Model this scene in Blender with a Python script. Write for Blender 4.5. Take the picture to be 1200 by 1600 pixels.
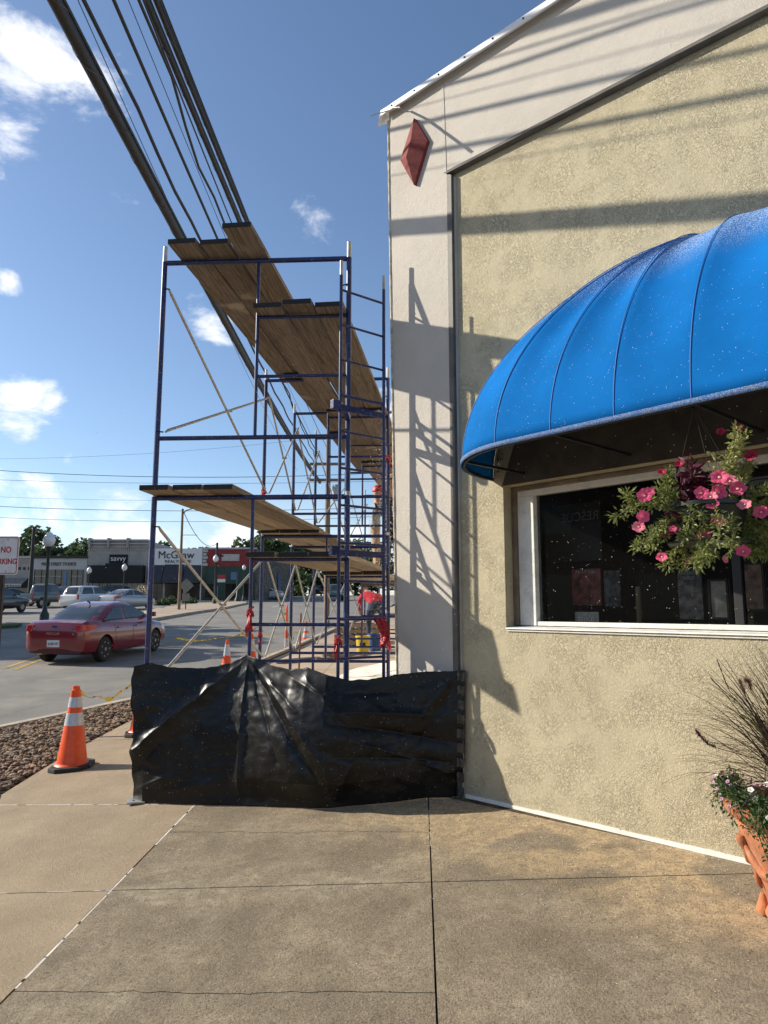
import bpy, bmesh, math, random
import numpy as np
from mathutils import Vector, Matrix, noise

random.seed(7); rng = np.random.default_rng(7)
SC = bpy.context.scene
for o in list(bpy.data.objects): bpy.data.objects.remove(o)
COL = SC.collection
R_ = math.radians

# ------------------------------------------------------------------ camera
CAM_Z = 1.45; FPX = 1100.6; PITCH = 0.1352
cam = bpy.data.cameras.new('camera'); camo = bpy.data.objects.new('camera', cam); COL.objects.link(camo)
camo.location = (0, 0, CAM_Z); camo.rotation_euler = (math.pi/2 + PITCH, 0, 0)
cam.sensor_fit = 'VERTICAL'; cam.sensor_height = 24.0; cam.lens = 24.0*FPX/1600.0
cam.clip_start = .05; cam.clip_end = 3000
SC.camera = camo
SC.render.resolution_x = 768; SC.render.resolution_y = 1024

# ------------------------------------------------------------------ sky, sun, exposure
SUN = Vector((1.0, -0.235, -0.575)).normalized()         # direction the light travels
W = bpy.data.worlds.new('World'); SC.world = W; W.use_nodes = True
nt = W.node_tree; nt.nodes.clear()
def N(t, k, **kw):
    n = t.nodes.new(k)
    for a, b in kw.items(): setattr(n, a, b)
    return n
sky = N(nt, 'ShaderNodeTexSky', sky_type='NISHITA'); sky.sun_disc = False
sky.sun_elevation = math.asin(-SUN.z); sky.sun_rotation = math.atan2(-SUN.x, -SUN.y)
sky.air_density = 1.0; sky.dust_density = 0.6; sky.ozone_density = 3.0; sky.altitude = 300
bg = N(nt, 'ShaderNodeBackground'); bg.inputs['Strength'].default_value = 0.12
wo = N(nt, 'ShaderNodeOutputWorld')
tc = N(nt, 'ShaderNodeTexCoord')
def vmath(t, op, a, b=None):
    n = N(t, 'ShaderNodeVectorMath', operation=op)
    for i, v in enumerate((a, b)):
        if v is None: continue
        if isinstance(v, (tuple, list, Vector)): n.inputs[i].default_value = v
        else: t.links.new(v, n.inputs[i])
    return n.outputs['Value'] if op in ('DOT_PRODUCT', 'LENGTH', 'DISTANCE') else n.outputs[0]
def fmath(t, op, a, b=None, c=None, clamp=False):
    n = N(t, 'ShaderNodeMath', operation=op); n.use_clamp = clamp
    for i, v in enumerate((a, b, c)):
        if v is None: continue
        if isinstance(v, (int, float)): n.inputs[i].default_value = v
        else: t.links.new(v, n.inputs[i])
    return n.outputs[0]
def remap(t, v, a, b, c=0., d=1., smooth=True):
    n = N(t, 'ShaderNodeMapRange'); n.interpolation_type = 'SMOOTHSTEP' if smooth else 'LINEAR'
    t.links.new(v, n.inputs[0])
    for i, x in zip((1, 2, 3, 4), (a, b, c, d)): n.inputs[i].default_value = x
    return n.outputs[0]
def pix_dir(px, py):
    x = (px-600)/FPX; y = (py-800)/FPX
    return Vector((x, math.cos(PITCH)+y*math.sin(PITCH), math.sin(PITCH)-y*math.cos(PITCH)))
# cumulus: soft patches of the sky broken up by fractal noise; the ones in view and others all round
nz = N(nt, 'ShaderNodeTexNoise'); nz.inputs['Scale'].default_value = 8.5; nz.inputs['Detail'].default_value = 9; nz.inputs['Roughness'].default_value = .62; nz.inputs['Distortion'].default_value = .25
mp = N(nt, 'ShaderNodeMapping'); mp.inputs['Scale'].default_value = (1, 1, 1.7)
nt.links.new(tc.outputs['Generated'], mp.inputs[0]); nt.links.new(mp.outputs[0], nz.inputs['Vector'])
fb = nz.outputs['Fac']
blobs = [(55, 85, .13, 1.), (10, 15, .14, .8), (130, 118, .06, .9), (20, 222, .065, .95), (335, 500, .07, .85), (30, 645, .085, 1.05), (70, 640, .05, .9),
         (500, 370, .06, .62), (600, 660, .07, .8), (60, 800, .14, .9), (200, 820, .12, .85), (360, 840, .10, .85), (15, 437, .035, .8), (105, 722, .03, .8), (195, 285, .05, .6), (560, 830, .08, .8), (-40, 760, .12, .9), (640, 760, .08, .75)]
dirs = [(pix_dir(x, y).normalized(), r, s) for x, y, r, s in blobs]
rr = random.Random(3)
for k in range(16):
    az = rr.uniform(.75, 2*math.pi-.75); el = rr.uniform(.12, 1.0)
    dirs.append((Vector((math.sin(az)*math.cos(el), math.cos(az)*math.cos(el), math.sin(el))), rr.uniform(.1, .25), rr.uniform(.7, 1.)))
acc = None
for dv, r, s in dirs:
    dt = vmath(nt, 'DISTANCE', tc.outputs['Generated'], tuple(dv))
    m = remap(nt, dt, 0, r*1.25, s, 0)
    acc = m if acc is None else fmath(nt, 'MAXIMUM', acc, m)
dens = fmath(nt, 'ADD', fmath(nt, 'MULTIPLY', acc, .40), fmath(nt, 'MULTIPLY', fb, 1.0))
cl = remap(nt, dens, .72, .93)
sep = N(nt, 'ShaderNodeSeparateXYZ'); nt.links.new(tc.outputs['Generated'], sep.inputs[0])
hz = remap(nt, sep.outputs['Z'], .0, .20, .52, 0)                  # pale band of far cloud over the horizon
hz2 = fmath(nt, 'MULTIPLY', hz, remap(nt, fb, .3, .62))
cl2 = fmath(nt, 'MAXIMUM', fmath(nt, 'MULTIPLY', cl, .88), hz2)
mix = N(nt, 'ShaderNodeMixRGB'); nt.links.new(cl2, mix.inputs[0]); nt.links.new(sky.outputs[0], mix.inputs[1])
mix.inputs[2].default_value = (7.6, 7.7, 8.0, 1)
nt.links.new(mix.outputs[0], bg.inputs['Color']); nt.links.new(bg.outputs[0], wo.inputs[0])

sl = bpy.data.lights.new('sun', 'SUN'); sl.energy = 5.0; sl.angle = R_(0.53); sl.color = (1.0, .925, .79)
so = bpy.data.objects.new('sun', sl); COL.objects.link(so); so.rotation_euler = SUN.to_track_quat('-Z', 'Y').to_euler(); so.location = (-20, 8, 20)
vs = SC.view_settings; vs.view_transform = 'Standard'; vs.look = 'None'; vs.exposure = 0.42; vs.gamma = 1.0; vs.use_curve_mapping = False

# ------------------------------------------------------------------ geometry of the place
def at(px, py, Y):                      # a point seen in the photograph, at the depth Y where it stands
    D = pix_dir(px, py); return Vector((D.x*Y/D.y, Y, CAM_Z + D.z*Y/D.y))
def gz(x, y): return -.0425 + .0761*x + .038*y        # the paved forecourt rises towards the building
def rz(x, y): return -.40 + .034*y                   # the street climbs away
def on(px, py, g0, gx, gy):
    D = pix_dir(px, py); k = (g0-CAM_Z)/(D.z-gx*D.x-gy*D.y); return Vector((D.x*k, D.y*k, CAM_Z+D.z*k))
def onS(px, py): return on(px, py, -.0425, .0761, .038)
def onR(px, py): return on(px, py, -.40, 0, .034)
WB_ = .7255; WN = Vector((math.cos(WB_), math.sin(WB_), 0)); WD = Vector((math.sin(WB_), -math.cos(WB_), 0)); WU = 3.6999
def wp(s, o, z):                        # wall coordinates: s along the wall, o out of it towards the street, z up
    p = WN*(WU-o) + WD*s; return Vector((p.x, p.y, z))

# ------------------------------------------------------------------ helpers
BASE = {}
def vec(p): return Vector(p)
class MB:
    def __init__(s): s.v = []; s.f = []
    def add(s, vs_, fs):
        k = len(s.v); s.v += [tuple(v) for v in vs_]; s.f += [tuple(i+k for i in f) for f in fs]
    def hexa(s, p):  # 8 corners: bottom 4 ccw, top 4 ccw
        s.add(p, [(3,2,1,0),(4,5,6,7),(0,1,5,4),(1,2,6,5),(2,3,7,6),(3,0,4,7)])
    def box(s, c, size, rz_=0., M=None):
        x, y, z = [q/2 for q in size]; pts = [(-x,-y,-z),(x,-y,-z),(x,y,-z),(-x,y,-z),(-x,-y,z),(x,-y,z),(x,y,z),(-x,y,z)]
        m = M if M is not None else Matrix.Rotation(rz_, 3, 'Z')
        s.hexa([vec(c)+m@vec(p) for p in pts])
    def bar(s, a, b, w, h, up=(0,0,1)):   # rectangular bar from a to b
        a = vec(a); b = vec(b); d = (b-a); L = d.length; d.normalize(); u = vec(up); sx = d.cross(u)
        if sx.length < 1e-5: sx = d.cross(Vector((0,1,0)))
        sx.normalize(); u = sx.cross(d)
        q = []
        for p in (a, b):
            q.append([p-sx*w/2-u*h/2, p+sx*w/2-u*h/2, p+sx*w/2+u*h/2, p-sx*w/2+u*h/2])
        s.add(q[0]+q[1], [(0,1,2,3),(7,6,5,4),(1,0,4,5),(2,1,5,6),(3,2,6,7),(0,3,7,4)])
    def tube(s, pts, r, n=8, cap=True, rs=None):
        pts = [vec(p) for p in pts]; k0 = len(s.v); m = len(pts); up = None
        for i, p in enumerate(pts):
            d = (pts[min(i+1, m-1)]-pts[max(i-1, 0)]).normalized()
            if up is None:
                up = Vector((0,0,1)) if abs(d.z) < .9 else Vector((0,1,0))
            sx = d.cross(up).normalized(); up = sx.cross(d).normalized()
            rad = rs[i] if rs else r
            for j in range(n):
                a = 2*math.pi*j/n; s.v.append(tuple(p+sx*math.cos(a)*rad+up*math.sin(a)*rad))
        for i in range(m-1):
            for j in range(n):
                a = k0+i*n+j; b = k0+i*n+(j+1)%n; s.f.append((a, b, b+n, a+n))
        if cap: s.f.append(tuple(k0+j for j in range(n))[::-1]); s.f.append(tuple(k0+(m-1)*n+j for j in range(n)))
    def lathe(s, prof, c=(0,0,0), n=24, M=None, wob=None, cap=True):
        k0 = len(s.v); c = vec(c); m = M or Matrix.Identity(3)
        for i, (r, z) in enumerate(prof):
            for j in range(n):
                a = 2*math.pi*j/n; q = r*(1+(wob(a, z) if wob else 0))
                s.v.append(tuple(c+m@Vector((q*math.cos(a), q*math.sin(a), z))))
        for i in range(len(prof)-1):
            for j in range(n):
                a = k0+i*n+j; b = k0+i*n+(j+1)%n; s.f.append((a, b, b+n, a+n))
        if cap:
            s.f.append(tuple(k0+j for j in range(n))[::-1]); s.f.append(tuple(k0+(len(prof)-1)*n+j for j in range(n)))
    def prism(s, poly, off):              # polygon extruded by the vector off
        n = len(poly); off = vec(off); p = [vec(q) for q in poly]
        s.add(p+[q+off for q in p], [tuple(range(n))[::-1], tuple(range(n, 2*n))]+[(i, (i+1)%n, n+(i+1)%n, n+i) for i in range(n)])
    def grid(s, nu, nv, fn, closed=False):
        k0 = len(s.v)
        for i in range(nu):
            for j in range(nv): s.v.append(tuple(fn(i/(nu-1), j/(nv-1))))
        for i in range(nu-1):
            for j in range(nv-1):
                a = k0+i*nv+j; s.f.append((a, a+nv, a+nv+1, a+1))
    def build(s, name, mat, parent=None, smooth=None, bevel=0, fix=True):
        me = bpy.data.meshes.new(name)
        b = BASE.get(parent.name, Vector((0,0,0))) if parent else Vector((0,0,0))
        me.from_pydata([tuple(vec(v)-b) for v in s.v], [], s.f); me.validate()
        if fix:
            bm = bmesh.new(); bm.from_mesh(me); bmesh.ops.recalc_face_normals(bm, faces=bm.faces); bm.to_mesh(me); bm.free()
        if bevel:
            bm = bmesh.new(); bm.from_mesh(me); bmesh.ops.remove_doubles(bm, verts=bm.verts, dist=1e-5)
            es = [e for e in bm.edges if len(e.link_faces) == 2 and e.calc_face_angle(0) > .6]
            bmesh.ops.bevel(bm, geom=es, offset=bevel, segments=2, profile=.6, affect='EDGES'); bm.to_mesh(me); bm.free()
        if smooth is not None:
            for p in me.polygons: p.use_smooth = True
            if smooth > 0: me.set_sharp_from_angle(angle=R_(smooth))
        me.materials.append(mat)
        o = bpy.data.objects.new(name, me); COL.objects.link(o)
        if parent: o.parent = parent; BASE[o.name] = b
        else: BASE[o.name] = Vector((0,0,0))
        return o
def tag(o, label=None, cat=None, group=None, kind=None):
    if label: o['label'] = label
    if cat: o['category'] = cat
    if group: o['group'] = group
    if kind: o['kind'] = kind
    return o
def thing(name, label, cat, loc=(0,0,0), rotz=0., group=None, world=True):
    o = bpy.data.objects.new(name, None); COL.objects.link(o); o.location = loc; o.rotation_euler = (0,0,rotz); o.empty_display_size = .1
    BASE[o.name] = vec(loc) if world else Vector((0,0,0))
    return tag(o, label, cat, group)
def part_tree_copy(root, loc=None, rotz=None, label=None, group=None):
    def cp(o, par):
        c = o.copy(); COL.objects.link(c); BASE[c.name] = BASE.get(o.name, Vector((0,0,0)))
        if par: c.parent = par
        for ch in list(o.children): cp(ch, c)
        return c
    r = cp(root, None)
    if loc is not None: r.location = loc
    if rotz is not None: r.rotation_euler = (0,0,rotz)
    if label: r['label'] = label
    if group: r['group'] = group
    return r
def text_mesh(name, txt, size, mat, parent, O, X, Y, depth=.004, align='CENTER', mirror=False, wx=1.0, bold=0.0):
    cu = bpy.data.curves.new(name, 'FONT'); cu.body = txt; cu.size = size; cu.align_x = align; cu.align_y = 'CENTER'; cu.extrude = depth/2; cu.offset = bold
    t = bpy.data.objects.new('tmp', cu); COL.objects.link(t)
    dg = bpy.context.evaluated_depsgraph_get(); me = bpy.data.meshes.new_from_object(t.evaluated_get(dg)); bpy.data.objects.remove(t)
    X = vec(X).normalized(); Y = vec(Y).normalized(); Z = X.cross(Y); O = vec(O); b = BASE.get(parent.name, Vector((0,0,0)))
    sx = -wx if mirror else wx
    for v in me.vertices: v.co = O - b + X*v.co.x*sx + Y*v.co.y + Z*v.co.z
    me.materials.clear(); me.materials.append(mat)
    o = bpy.data.objects.new(name, me); COL.objects.link(o); o.parent = parent; BASE[o.name] = b; return o

# ------------------------------------------------------------------ materials
MATS = {}
def mat(name, col, rough=.6, metal=0., var=.12, vs_=4., bump=0., bs=60., spec=.5, coat=0., speck=None, dirt=None, detail=6, trans=0., sheen=0., stretch=None, speck_col=(.8,.79,.76)):
    if name in MATS: return MATS[name]
    m = bpy.data.materials.new(name); m.use_nodes = True; t = m.node_tree; b = t.nodes['Principled BSDF']
    b.inputs['Roughness'].default_value = rough; b.inputs['Metallic'].default_value = metal; b.inputs['Specular IOR Level'].default_value = spec
    if coat: b.inputs['Coat Weight'].default_value = coat; b.inputs['Coat Roughness'].default_value = .06
    g = N(t, 'ShaderNodeNewGeometry'); P = g.outputs['Position']
    if stretch:
        mpn = N(t, 'ShaderNodeMapping'); mpn.inputs['Scale'].default_value = stretch; t.links.new(P, mpn.inputs[0]); P = mpn.outputs[0]
    def noi(sc, det=detail, ro=.6, dist=0.):
        n = N(t, 'ShaderNodeTexNoise'); n.inputs['Scale'].default_value = sc; n.inputs['Detail'].default_value = det; n.inputs['Roughness'].default_value = ro; n.inputs['Distortion'].default_value = dist
        t.links.new(P, n.inputs['Vector']); return n.outputs['Fac']
    def mixc(f, a, c, mode='MIX'):
        n = N(t, 'ShaderNodeMixRGB', blend_type=mode)
        for i, v in ((0, f), (1, a), (2, c)):
            if isinstance(v, (int, float)): n.inputs[i].default_value = v
            elif isinstance(v, tuple): n.inputs[i].default_value = (*v[:3], 1)
            else: t.links.new(v, n.inputs[i])
        return n.outputs[0]
    c = tuple(col)
    if var:
        lo = tuple(x*(1-var) for x in col); hi = tuple(min(1, x*(1+var)) for x in col)
        c = mixc(remap(t, noi(vs_), .3, .7), lo, hi)
    if dirt:      # (colour, scale, low, high)
        dc, ds, dl, dh = dirt
        c = mixc(remap(t, noi(ds, 8, .65), dl, dh), c, dc)
    if speck:     # (scale, radius, share)
        for k, (ss, sr, sh) in enumerate(speck if isinstance(speck, list) else [speck]):
            vo = N(t, 'ShaderNodeTexVoronoi'); vo.inputs['Scale'].default_value = ss; t.links.new(g.outputs['Position'], vo.inputs['Vector'])
            se = N(t, 'ShaderNodeSeparateColor'); t.links.new(vo.outputs['Color'], se.inputs[0])
            a = fmath(t, 'LESS_THAN', vo.outputs['Distance'], fmath(t, 'MULTIPLY', se.outputs[1], sr)); s2 = fmath(t, 'LESS_THAN', se.outputs[0], sh)
            c = mixc(fmath(t, 'MULTIPLY', a, s2), c, speck_col)
    if isinstance(c, tuple): b.inputs['Base Color'].default_value = (*c, 1)
    else: t.links.new(c, b.inputs['Base Color'])
    if bump:
        bn = N(t, 'ShaderNodeBump'); bn.inputs['Distance'].default_value = bump; bn.inputs['Strength'].default_value = 1.
        t.links.new(noi(bs, 6, .65), bn.inputs['Height']); t.links.new(bn.outputs[0], b.inputs['Normal'])
    if trans: b.inputs['Transmission Weight'].default_value = trans
    MATS[name] = m; return m

def leafmat(name, col, var=.35, rough=.55, trl=.35):
    m = bpy.data.materials.new(name); m.use_nodes = True; t = m.node_tree; b = t.nodes['Principled BSDF']; out = t.nodes['Material Output']
    g = N(t, 'ShaderNodeNewGeometry'); n = N(t, 'ShaderNodeMixRGB')
    n.inputs[1].default_value = (*[x*(1-var) for x in col], 1); n.inputs[2].default_value = (*[min(1, x*(1+var)) for x in col], 1)
    t.links.new(g.outputs['Random Per Island'], n.inputs[0]); t.links.new(n.outputs[0], b.inputs['Base Color']); b.inputs['Roughness'].default_value = rough
    tr = N(t, 'ShaderNodeBsdfTranslucent'); t.links.new(n.outputs[0], tr.inputs[0]); ms = N(t, 'ShaderNodeMixShader'); ms.inputs[0].default_value = trl
    t.links.new(b.outputs[0], ms.inputs[1]); t.links.new(tr.outputs[0], ms.inputs[2]); t.links.new(ms.outputs[0], out.inputs[0]); return m

# trowelled stucco: swirling ridges, catching the raking sun
def stucco(name, col, ridge=.010, fine=.004, rs=26., fs=150., streak=.0, stain=(.5,.45,.35)):
    m = bpy.data.materials.new(name); m.use_nodes = True; t = m.node_tree; b = t.nodes['Principled BSDF']; b.inputs['Roughness'].default_value = .9; b.inputs['Specular IOR Level'].default_value = .2
    g = N(t, 'ShaderNodeNewGeometry'); P = g.outputs['Position']
    def noi(sc, det=6, ro=.6, dist=0.):
        n = N(t, 'ShaderNodeTexNoise'); n.inputs['Scale'].default_value = sc; n.inputs['Detail'].default_value = det; n.inputs['Roughness'].default_value = ro; n.inputs['Distortion'].default_value = dist
        t.links.new(P, n.inputs['Vector']); return n.outputs['Fac']
    w1 = noi(rs, 2, .5, 1.1); rid = fmath(t, 'ABSOLUTE', fmath(t, 'SUBTRACT', w1, .5)); rid = remap(t, rid, 0, .07, 1, 0)
    area = remap(t, noi(5., 4), .36, .64, .30, 1.)
    h = fmath(t, 'ADD', fmath(t, 'MULTIPLY', fmath(t, 'MULTIPLY', rid, area), ridge), fmath(t, 'ADD', fmath(t, 'MULTIPLY', noi(fs, 4, .7), fine), fmath(t, 'MULTIPLY', noi(14., 3), .003)))
    bn = N(t, 'ShaderNodeBump'); bn.inputs['Distance'].default_value = 1.; bn.inputs['Strength'].default_value = 1.; t.links.new(h, bn.inputs['Height']); t.links.new(bn.outputs[0], b.inputs['Normal'])
    mx = N(t, 'ShaderNodeMixRGB'); mx.inputs[1].default_value = (*[x*.93 for x in col], 1); mx.inputs[2].default_value = (*[x*1.04 for x in col], 1); t.links.new(remap(t, noi(1.6, 8, .65), .32, .68), mx.inputs[0])
    m2 = N(t, 'ShaderNodeMixRGB'); t.links.new(mx.outputs[0], m2.inputs[1]); m2.inputs[2].default_value = (*stain, 1)
    t.links.new(fmath(t, 'MULTIPLY', remap(t, noi(3.3, 9, .7), .52, .8), .45), m2.inputs[0]); t.links.new(m2.outputs[0], b.inputs['Base Color'])
    return m

M_YEL = stucco('stucco_yellow', (.525, .458, .312), .0040, .0040, 62., 125., stain=(.47, .43, .33))
M_CREAM = stucco('stucco_cream', (.555, .508, .445), .0010, .0040, 30., 110., stain=(.48, .435, .385))
M_TRIM = mat('trim_grey', (.10, .09, .078), .6, var=.25, vs_=7, bump=.002, bs=70)
M_WHITEMETAL = mat('white_metal', (.80, .80, .79), .35, var=.05)
M_WHITEPAINT = mat('white_paint', (.70, .68, .63), .55, var=.12, vs_=9, bump=.002, bs=50, dirt=((.36,.32,.26), 14, .55, .8))
M_REDORN = mat('ornament_red', (.20, .033, .028), .85, var=.2, vs_=30, bump=.004, bs=170)
M_BLUEPIPE = mat('pipe_blue', (.005, .014, .088), .38, var=.3, vs_=9, bump=.0004, bs=40, coat=.15, speck=[(160, .35, .16)], dirt=((.06,.055,.06), 22, .66, .82), speck_col=(.6,.58,.54))
M_GALV = mat('galvanised', (.40, .39, .36), .45, metal=.45, var=.2, vs_=20)
M_RUST = mat('red_rubber', (.42, .012, .02), .5, var=.25, vs_=30)
M_BLACK = mat('black', (.012, .012, .013), .5, var=.2)
M_CABLE = mat('cable_black', (.022, .021, .022), .55, var=.25, vs_=6)
M_TARP = mat('tarp_black', (.005, .005, .0055), .38, var=.2, vs_=6, spec=.32, bump=.0015, bs=13, speck=[(170, .26, .04), (60, .06, .08)], dirt=((.03,.028,.024), 3.5, .66, .9))
M_ORANGE = mat('cone_orange', (.78, .085, .014), .42, var=.12, vs_=14, dirt=((.34,.06,.02), 18, .62, .85))
M_REFL = mat('cone_reflective', (.50, .51, .54), .35, metal=.15, var=.12, vs_=30, dirt=((.3,.29,.28), 25, .55, .8))
M_RUBBER = mat('rubber', (.022, .021, .02), .75, var=.3, vs_=20, bump=.003, bs=60)
M_YELLOWTAPE = mat('caution_tape', (.75, .55, .03), .45, var=.1)
# ================================================================== GROUND
def rz(x, y): return -.48+.0385*y if y < 25 else .4825+.032*(y-25)
def onR(px, py):
    p = on(px, py, -.48, 0, .0385)
    return p if p.y < 25 else on(px, py, .4825-.032*25, 0, .032)
M_DIRT = mat('far_ground', (.10, .10, .05), .95, var=.3, vs_=.2)
M_ROAD = mat('asphalt', (.185, .172, .152), .88, var=.16, vs_=.55, bump=.006, bs=110, dirt=((.27,.245,.205), .9, .45, .75), speck=[(70, .5, .3)], speck_col=(.27,.25,.22))
def concrete(name, col, dark, light, tan=None, grit=.5):
    mm = bpy.data.materials.new(name); mm.use_nodes = True; t = mm.node_tree; b = t.nodes['Principled BSDF']; b.inputs['Roughness'].default_value = .92; b.inputs['Specular IOR Level'].default_value = .25
    g = N(t, 'ShaderNodeNewGeometry'); P = g.outputs['Position']
    def noi(sc, det=6, ro=.6, dist=0., off=0.):
        n = N(t, 'ShaderNodeTexNoise'); n.inputs['Scale'].default_value = sc; n.inputs['Detail'].default_value = det; n.inputs['Roughness'].default_value = ro; n.inputs['Distortion'].default_value = dist
        if off: t.links.new(vmath(t, 'ADD', P, (off, off*.7, 0)), n.inputs['Vector'])
        else: t.links.new(P, n.inputs['Vector'])
        return n.outputs['Fac']
    def mx(f, a, c, mode='MIX'):
        n = N(t, 'ShaderNodeMixRGB', blend_type=mode)
        for i, v in ((0, f), (1, a), (2, c)):
            if isinstance(v, (int, float)): n.inputs[i].default_value = v
            elif isinstance(v, tuple): n.inputs[i].default_value = (*v, 1)
            else: t.links.new(v, n.inputs[i])
        return n.outputs[0]
    c = mx(remap(t, noi(2.1, 9, .68), .34, .68), dark, col)
    c = mx(fmath(t, 'MULTIPLY', remap(t, noi(1.1, 8, .66, .6, 7.), .50, .74), .75), c, light)
    if tan:      # sand washed against the wall: kidney-shaped stains
        dw = fmath(t, 'SUBTRACT', WU, vmath(t, 'DOT_PRODUCT', P, tuple(WN)))
        st = fmath(t, 'MULTIPLY', remap(t, noi(1.9, 3, .45, .1, 3.), .44, .52), remap(t, dw, .35, 1.15, 1, 0)); c = mx(fmath(t, 'MULTIPLY', st, .8), c, tan)
    c = mx(fmath(t, 'MULTIPLY', remap(t, noi(14, 8, .75), .38, .60), .55*grit), c, dark)
    ag = noi(120, 3, .85); c = mx(fmath(t, 'MULTIPLY', remap(t, ag, .56, .70), .75*grit), c, light); c = mx(fmath(t, 'MULTIPLY', remap(t, ag, .46, .34), .85*grit), c, tuple(x*.45 for x in dark))
    ag2 = noi(48, 4, .8, 0, 2.); c = mx(fmath(t, 'MULTIPLY', remap(t, ag2, .46, .34), .7*grit), c, tuple(x*.55 for x in dark))
    t.links.new(c, b.inputs['Base Color'])
    bn = N(t, 'ShaderNodeBump'); bn.inputs['Distance'].default_value = .009; t.links.new(fmath(t, 'ADD', fmath(t, 'MULTIPLY', ag, .6), fmath(t, 'MULTIPLY', ag2, .7)), bn.inputs['Height']); t.links.new(bn.outputs[0], b.inputs['Normal']); return mm
M_SLAB = concrete('concrete_brown', (.37, .30, .205), (.20, .158, .108), (.54, .46, .33), (.60, .44, .25), 1.0)
M_SLABL = concrete('concrete_light', (.415, .322, .215), (.325, .25, .166), (.49, .39, .27), None, .5)
M_JOINT = mat('joint_dirt', (.035, .03, .024), .95, var=.3, vs_=20)
M_CURB = mat('curb_concrete', (.40, .34, .26), .9, var=.2, vs_=5, bump=.003, bs=70)
M_CAULK = mat('caulk_white', (.62, .58, .52), .8, var=.2, vs_=14)
M_TAN = mat('far_concrete', (.36, .28, .20), .9, var=.18, vs_=.8, bump=.002, bs=60)

ys = [-30, -10, 0, 5, 10, 15, 20, 25, 40, 60, 90, 120, 400, 1500]
def sheet(name, mt, x0, x1, dz, ys, kind='structure', zf=rz, flat=120):
    m = MB()
    for y in ys:
        z = zf(0, min(y, flat))+dz; m.v += [(x0, y, z), (x1, y, z)]
    for i in range(len(ys)-1): m.f.append((2*i, 2*i+1, 2*i+3, 2*i+2))
    return tag(m.build(name, mt), kind=kind)
tag(sheet('terrain', M_DIRT, -1500, 1500, -.32, ys), 'open ground around the street')
tag(sheet('road', M_ROAD, -110, 14, 0, [y for y in ys if y <= 120]), 'worn grey asphalt street')

CURB = [(-9.5, 3.2), (-7, 6.9), (-4.9, 9.28), (-4.4, 10.0), (-3.83, 10.9), (-3.3, 12.2), (-2.9, 14), (-2.45, 17.5), (-2.0, 22), (-.9, 32), (.9, 48), (3, 66)]
def curb_z(x, y): return max(gz(x, y), rz(x, y)+.02)+.035
m = MB(); 
def offs(pl, dist):
    r = []
    for i, p in enumerate(pl):
        a = Vector(pl[max(i-1, 0)]); b = Vector(pl[min(i+1, len(pl)-1)]); t = (b-a).normalized(); r.append((p[0]+t.y*dist, p[1]-t.x*dist))
    return r
def resample(pl, step):
    r = []
    for a, b in zip(pl[:-1], pl[1:]):
        n = max(1, int((Vector(b)-Vector(a)).length/step))
        for k in range(n): r.append((a[0]+(b[0]-a[0])*k/n, a[1]+(b[1]-a[1])*k/n))
    return r+[pl[-1]]
cu = resample(CURB, .8); ci = offs(cu, .15)
for (a, b) in zip(cu, ci):
    z = curb_z(*a); m.v += [(a[0], a[1], z-.3), (a[0], a[1], z-.02), (a[0]*.9+b[0]*.1, a[1]*.9+b[1]*.1, z), (b[0], b[1], z), (b[0], b[1], z-.3)]
for i in range(len(cu)-1):
    for j in range(4): k = i*5+j; m.f.append((k, k+1, k+6, k+5))
tag(m.build('kerb', M_CURB, smooth=30), 'pale concrete kerb along the street', kind='structure')

# the paved forecourt and pavement: bed, slabs with open joints and cracks
GRAV = [(-6.2, 2.0), (-4.6, 3.9), (-3.62, 5.2), (-3.11, 5.97), (-3.156, 6.69), (-3.19, 7.43), (-3.16, 9.07), (-3.2, 10.4), (-3.15, 12.2)]
DVX = math.tan(math.atan2((722-600)/FPX, math.cos(PITCH)+(951-800)/FPX*math.sin(PITCH)))   # run of the street wall
m = MB()
edge = resample(GRAV, 1.)+ci[[i for i, p in enumerate(ci) if p[1] > 12.3][0]:]
bed = [(x, y, gz(x, y)-.035) for x, y in edge]; 
for (x, y, z) in bed: m.v += [(x, y, z), (x+9+.1*max(0, y), y, gz(x+9+.1*max(0, y), y)-.035)]
for i in range(len(bed)-1): m.f.append((2*i, 2*i+1, 2*i+3, 2*i+2))
walk = tag(m.build('pavement', M_JOINT), 'concrete pavement in front of the building', kind='structure')
jA = lambda y: -1.355+(y-5.207)*.0447
jB = lambda y: .289+(y-4.761)*.0506
def jag(a, b, n, amp, seed):
    r = random.Random(seed); a = Vector(a); b = Vector(b); nn = Vector((-(b-a).y, (b-a).x)).normalized(); out = []; w = 0
    for k in range(n+1):
        w = w*.75+r.uniform(-1, 1)*amp; e = min(1, 4*min(k, n-k)/n); out.append(tuple(a+(b-a)*k/n+nn*w*e))
    return out
def slab(poly, mt, h=.05):
    m = MB(); top = [(x, y, gz(x, y)) for x, y in poly]; n = len(top)
    m.add(top+[(x, y, z-h) for x, y, z in top], [tuple(range(n))]+[(i, n+i, n+(i+1) % n, (i+1) % n) for i in range(n)])
    return m.build('slab', mt, walk)
G = .004
c1 = lambda x: 3.705-.127*x
xl = lambda y: -6.5
cr2 = jag((jA(2.97)+G, 2.99), (jB(2.75)-G, 2.75), 60, .007, 1)
cr1 = jag((jA(4.68)+G, 4.73), (jB(4.36)-G, 4.36), 60, .009, 2)
sh = lambda pl, dy: [(x, y+dy) for x, y in pl]
def xs(y, f, d): return (f(y)+d, y)
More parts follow.
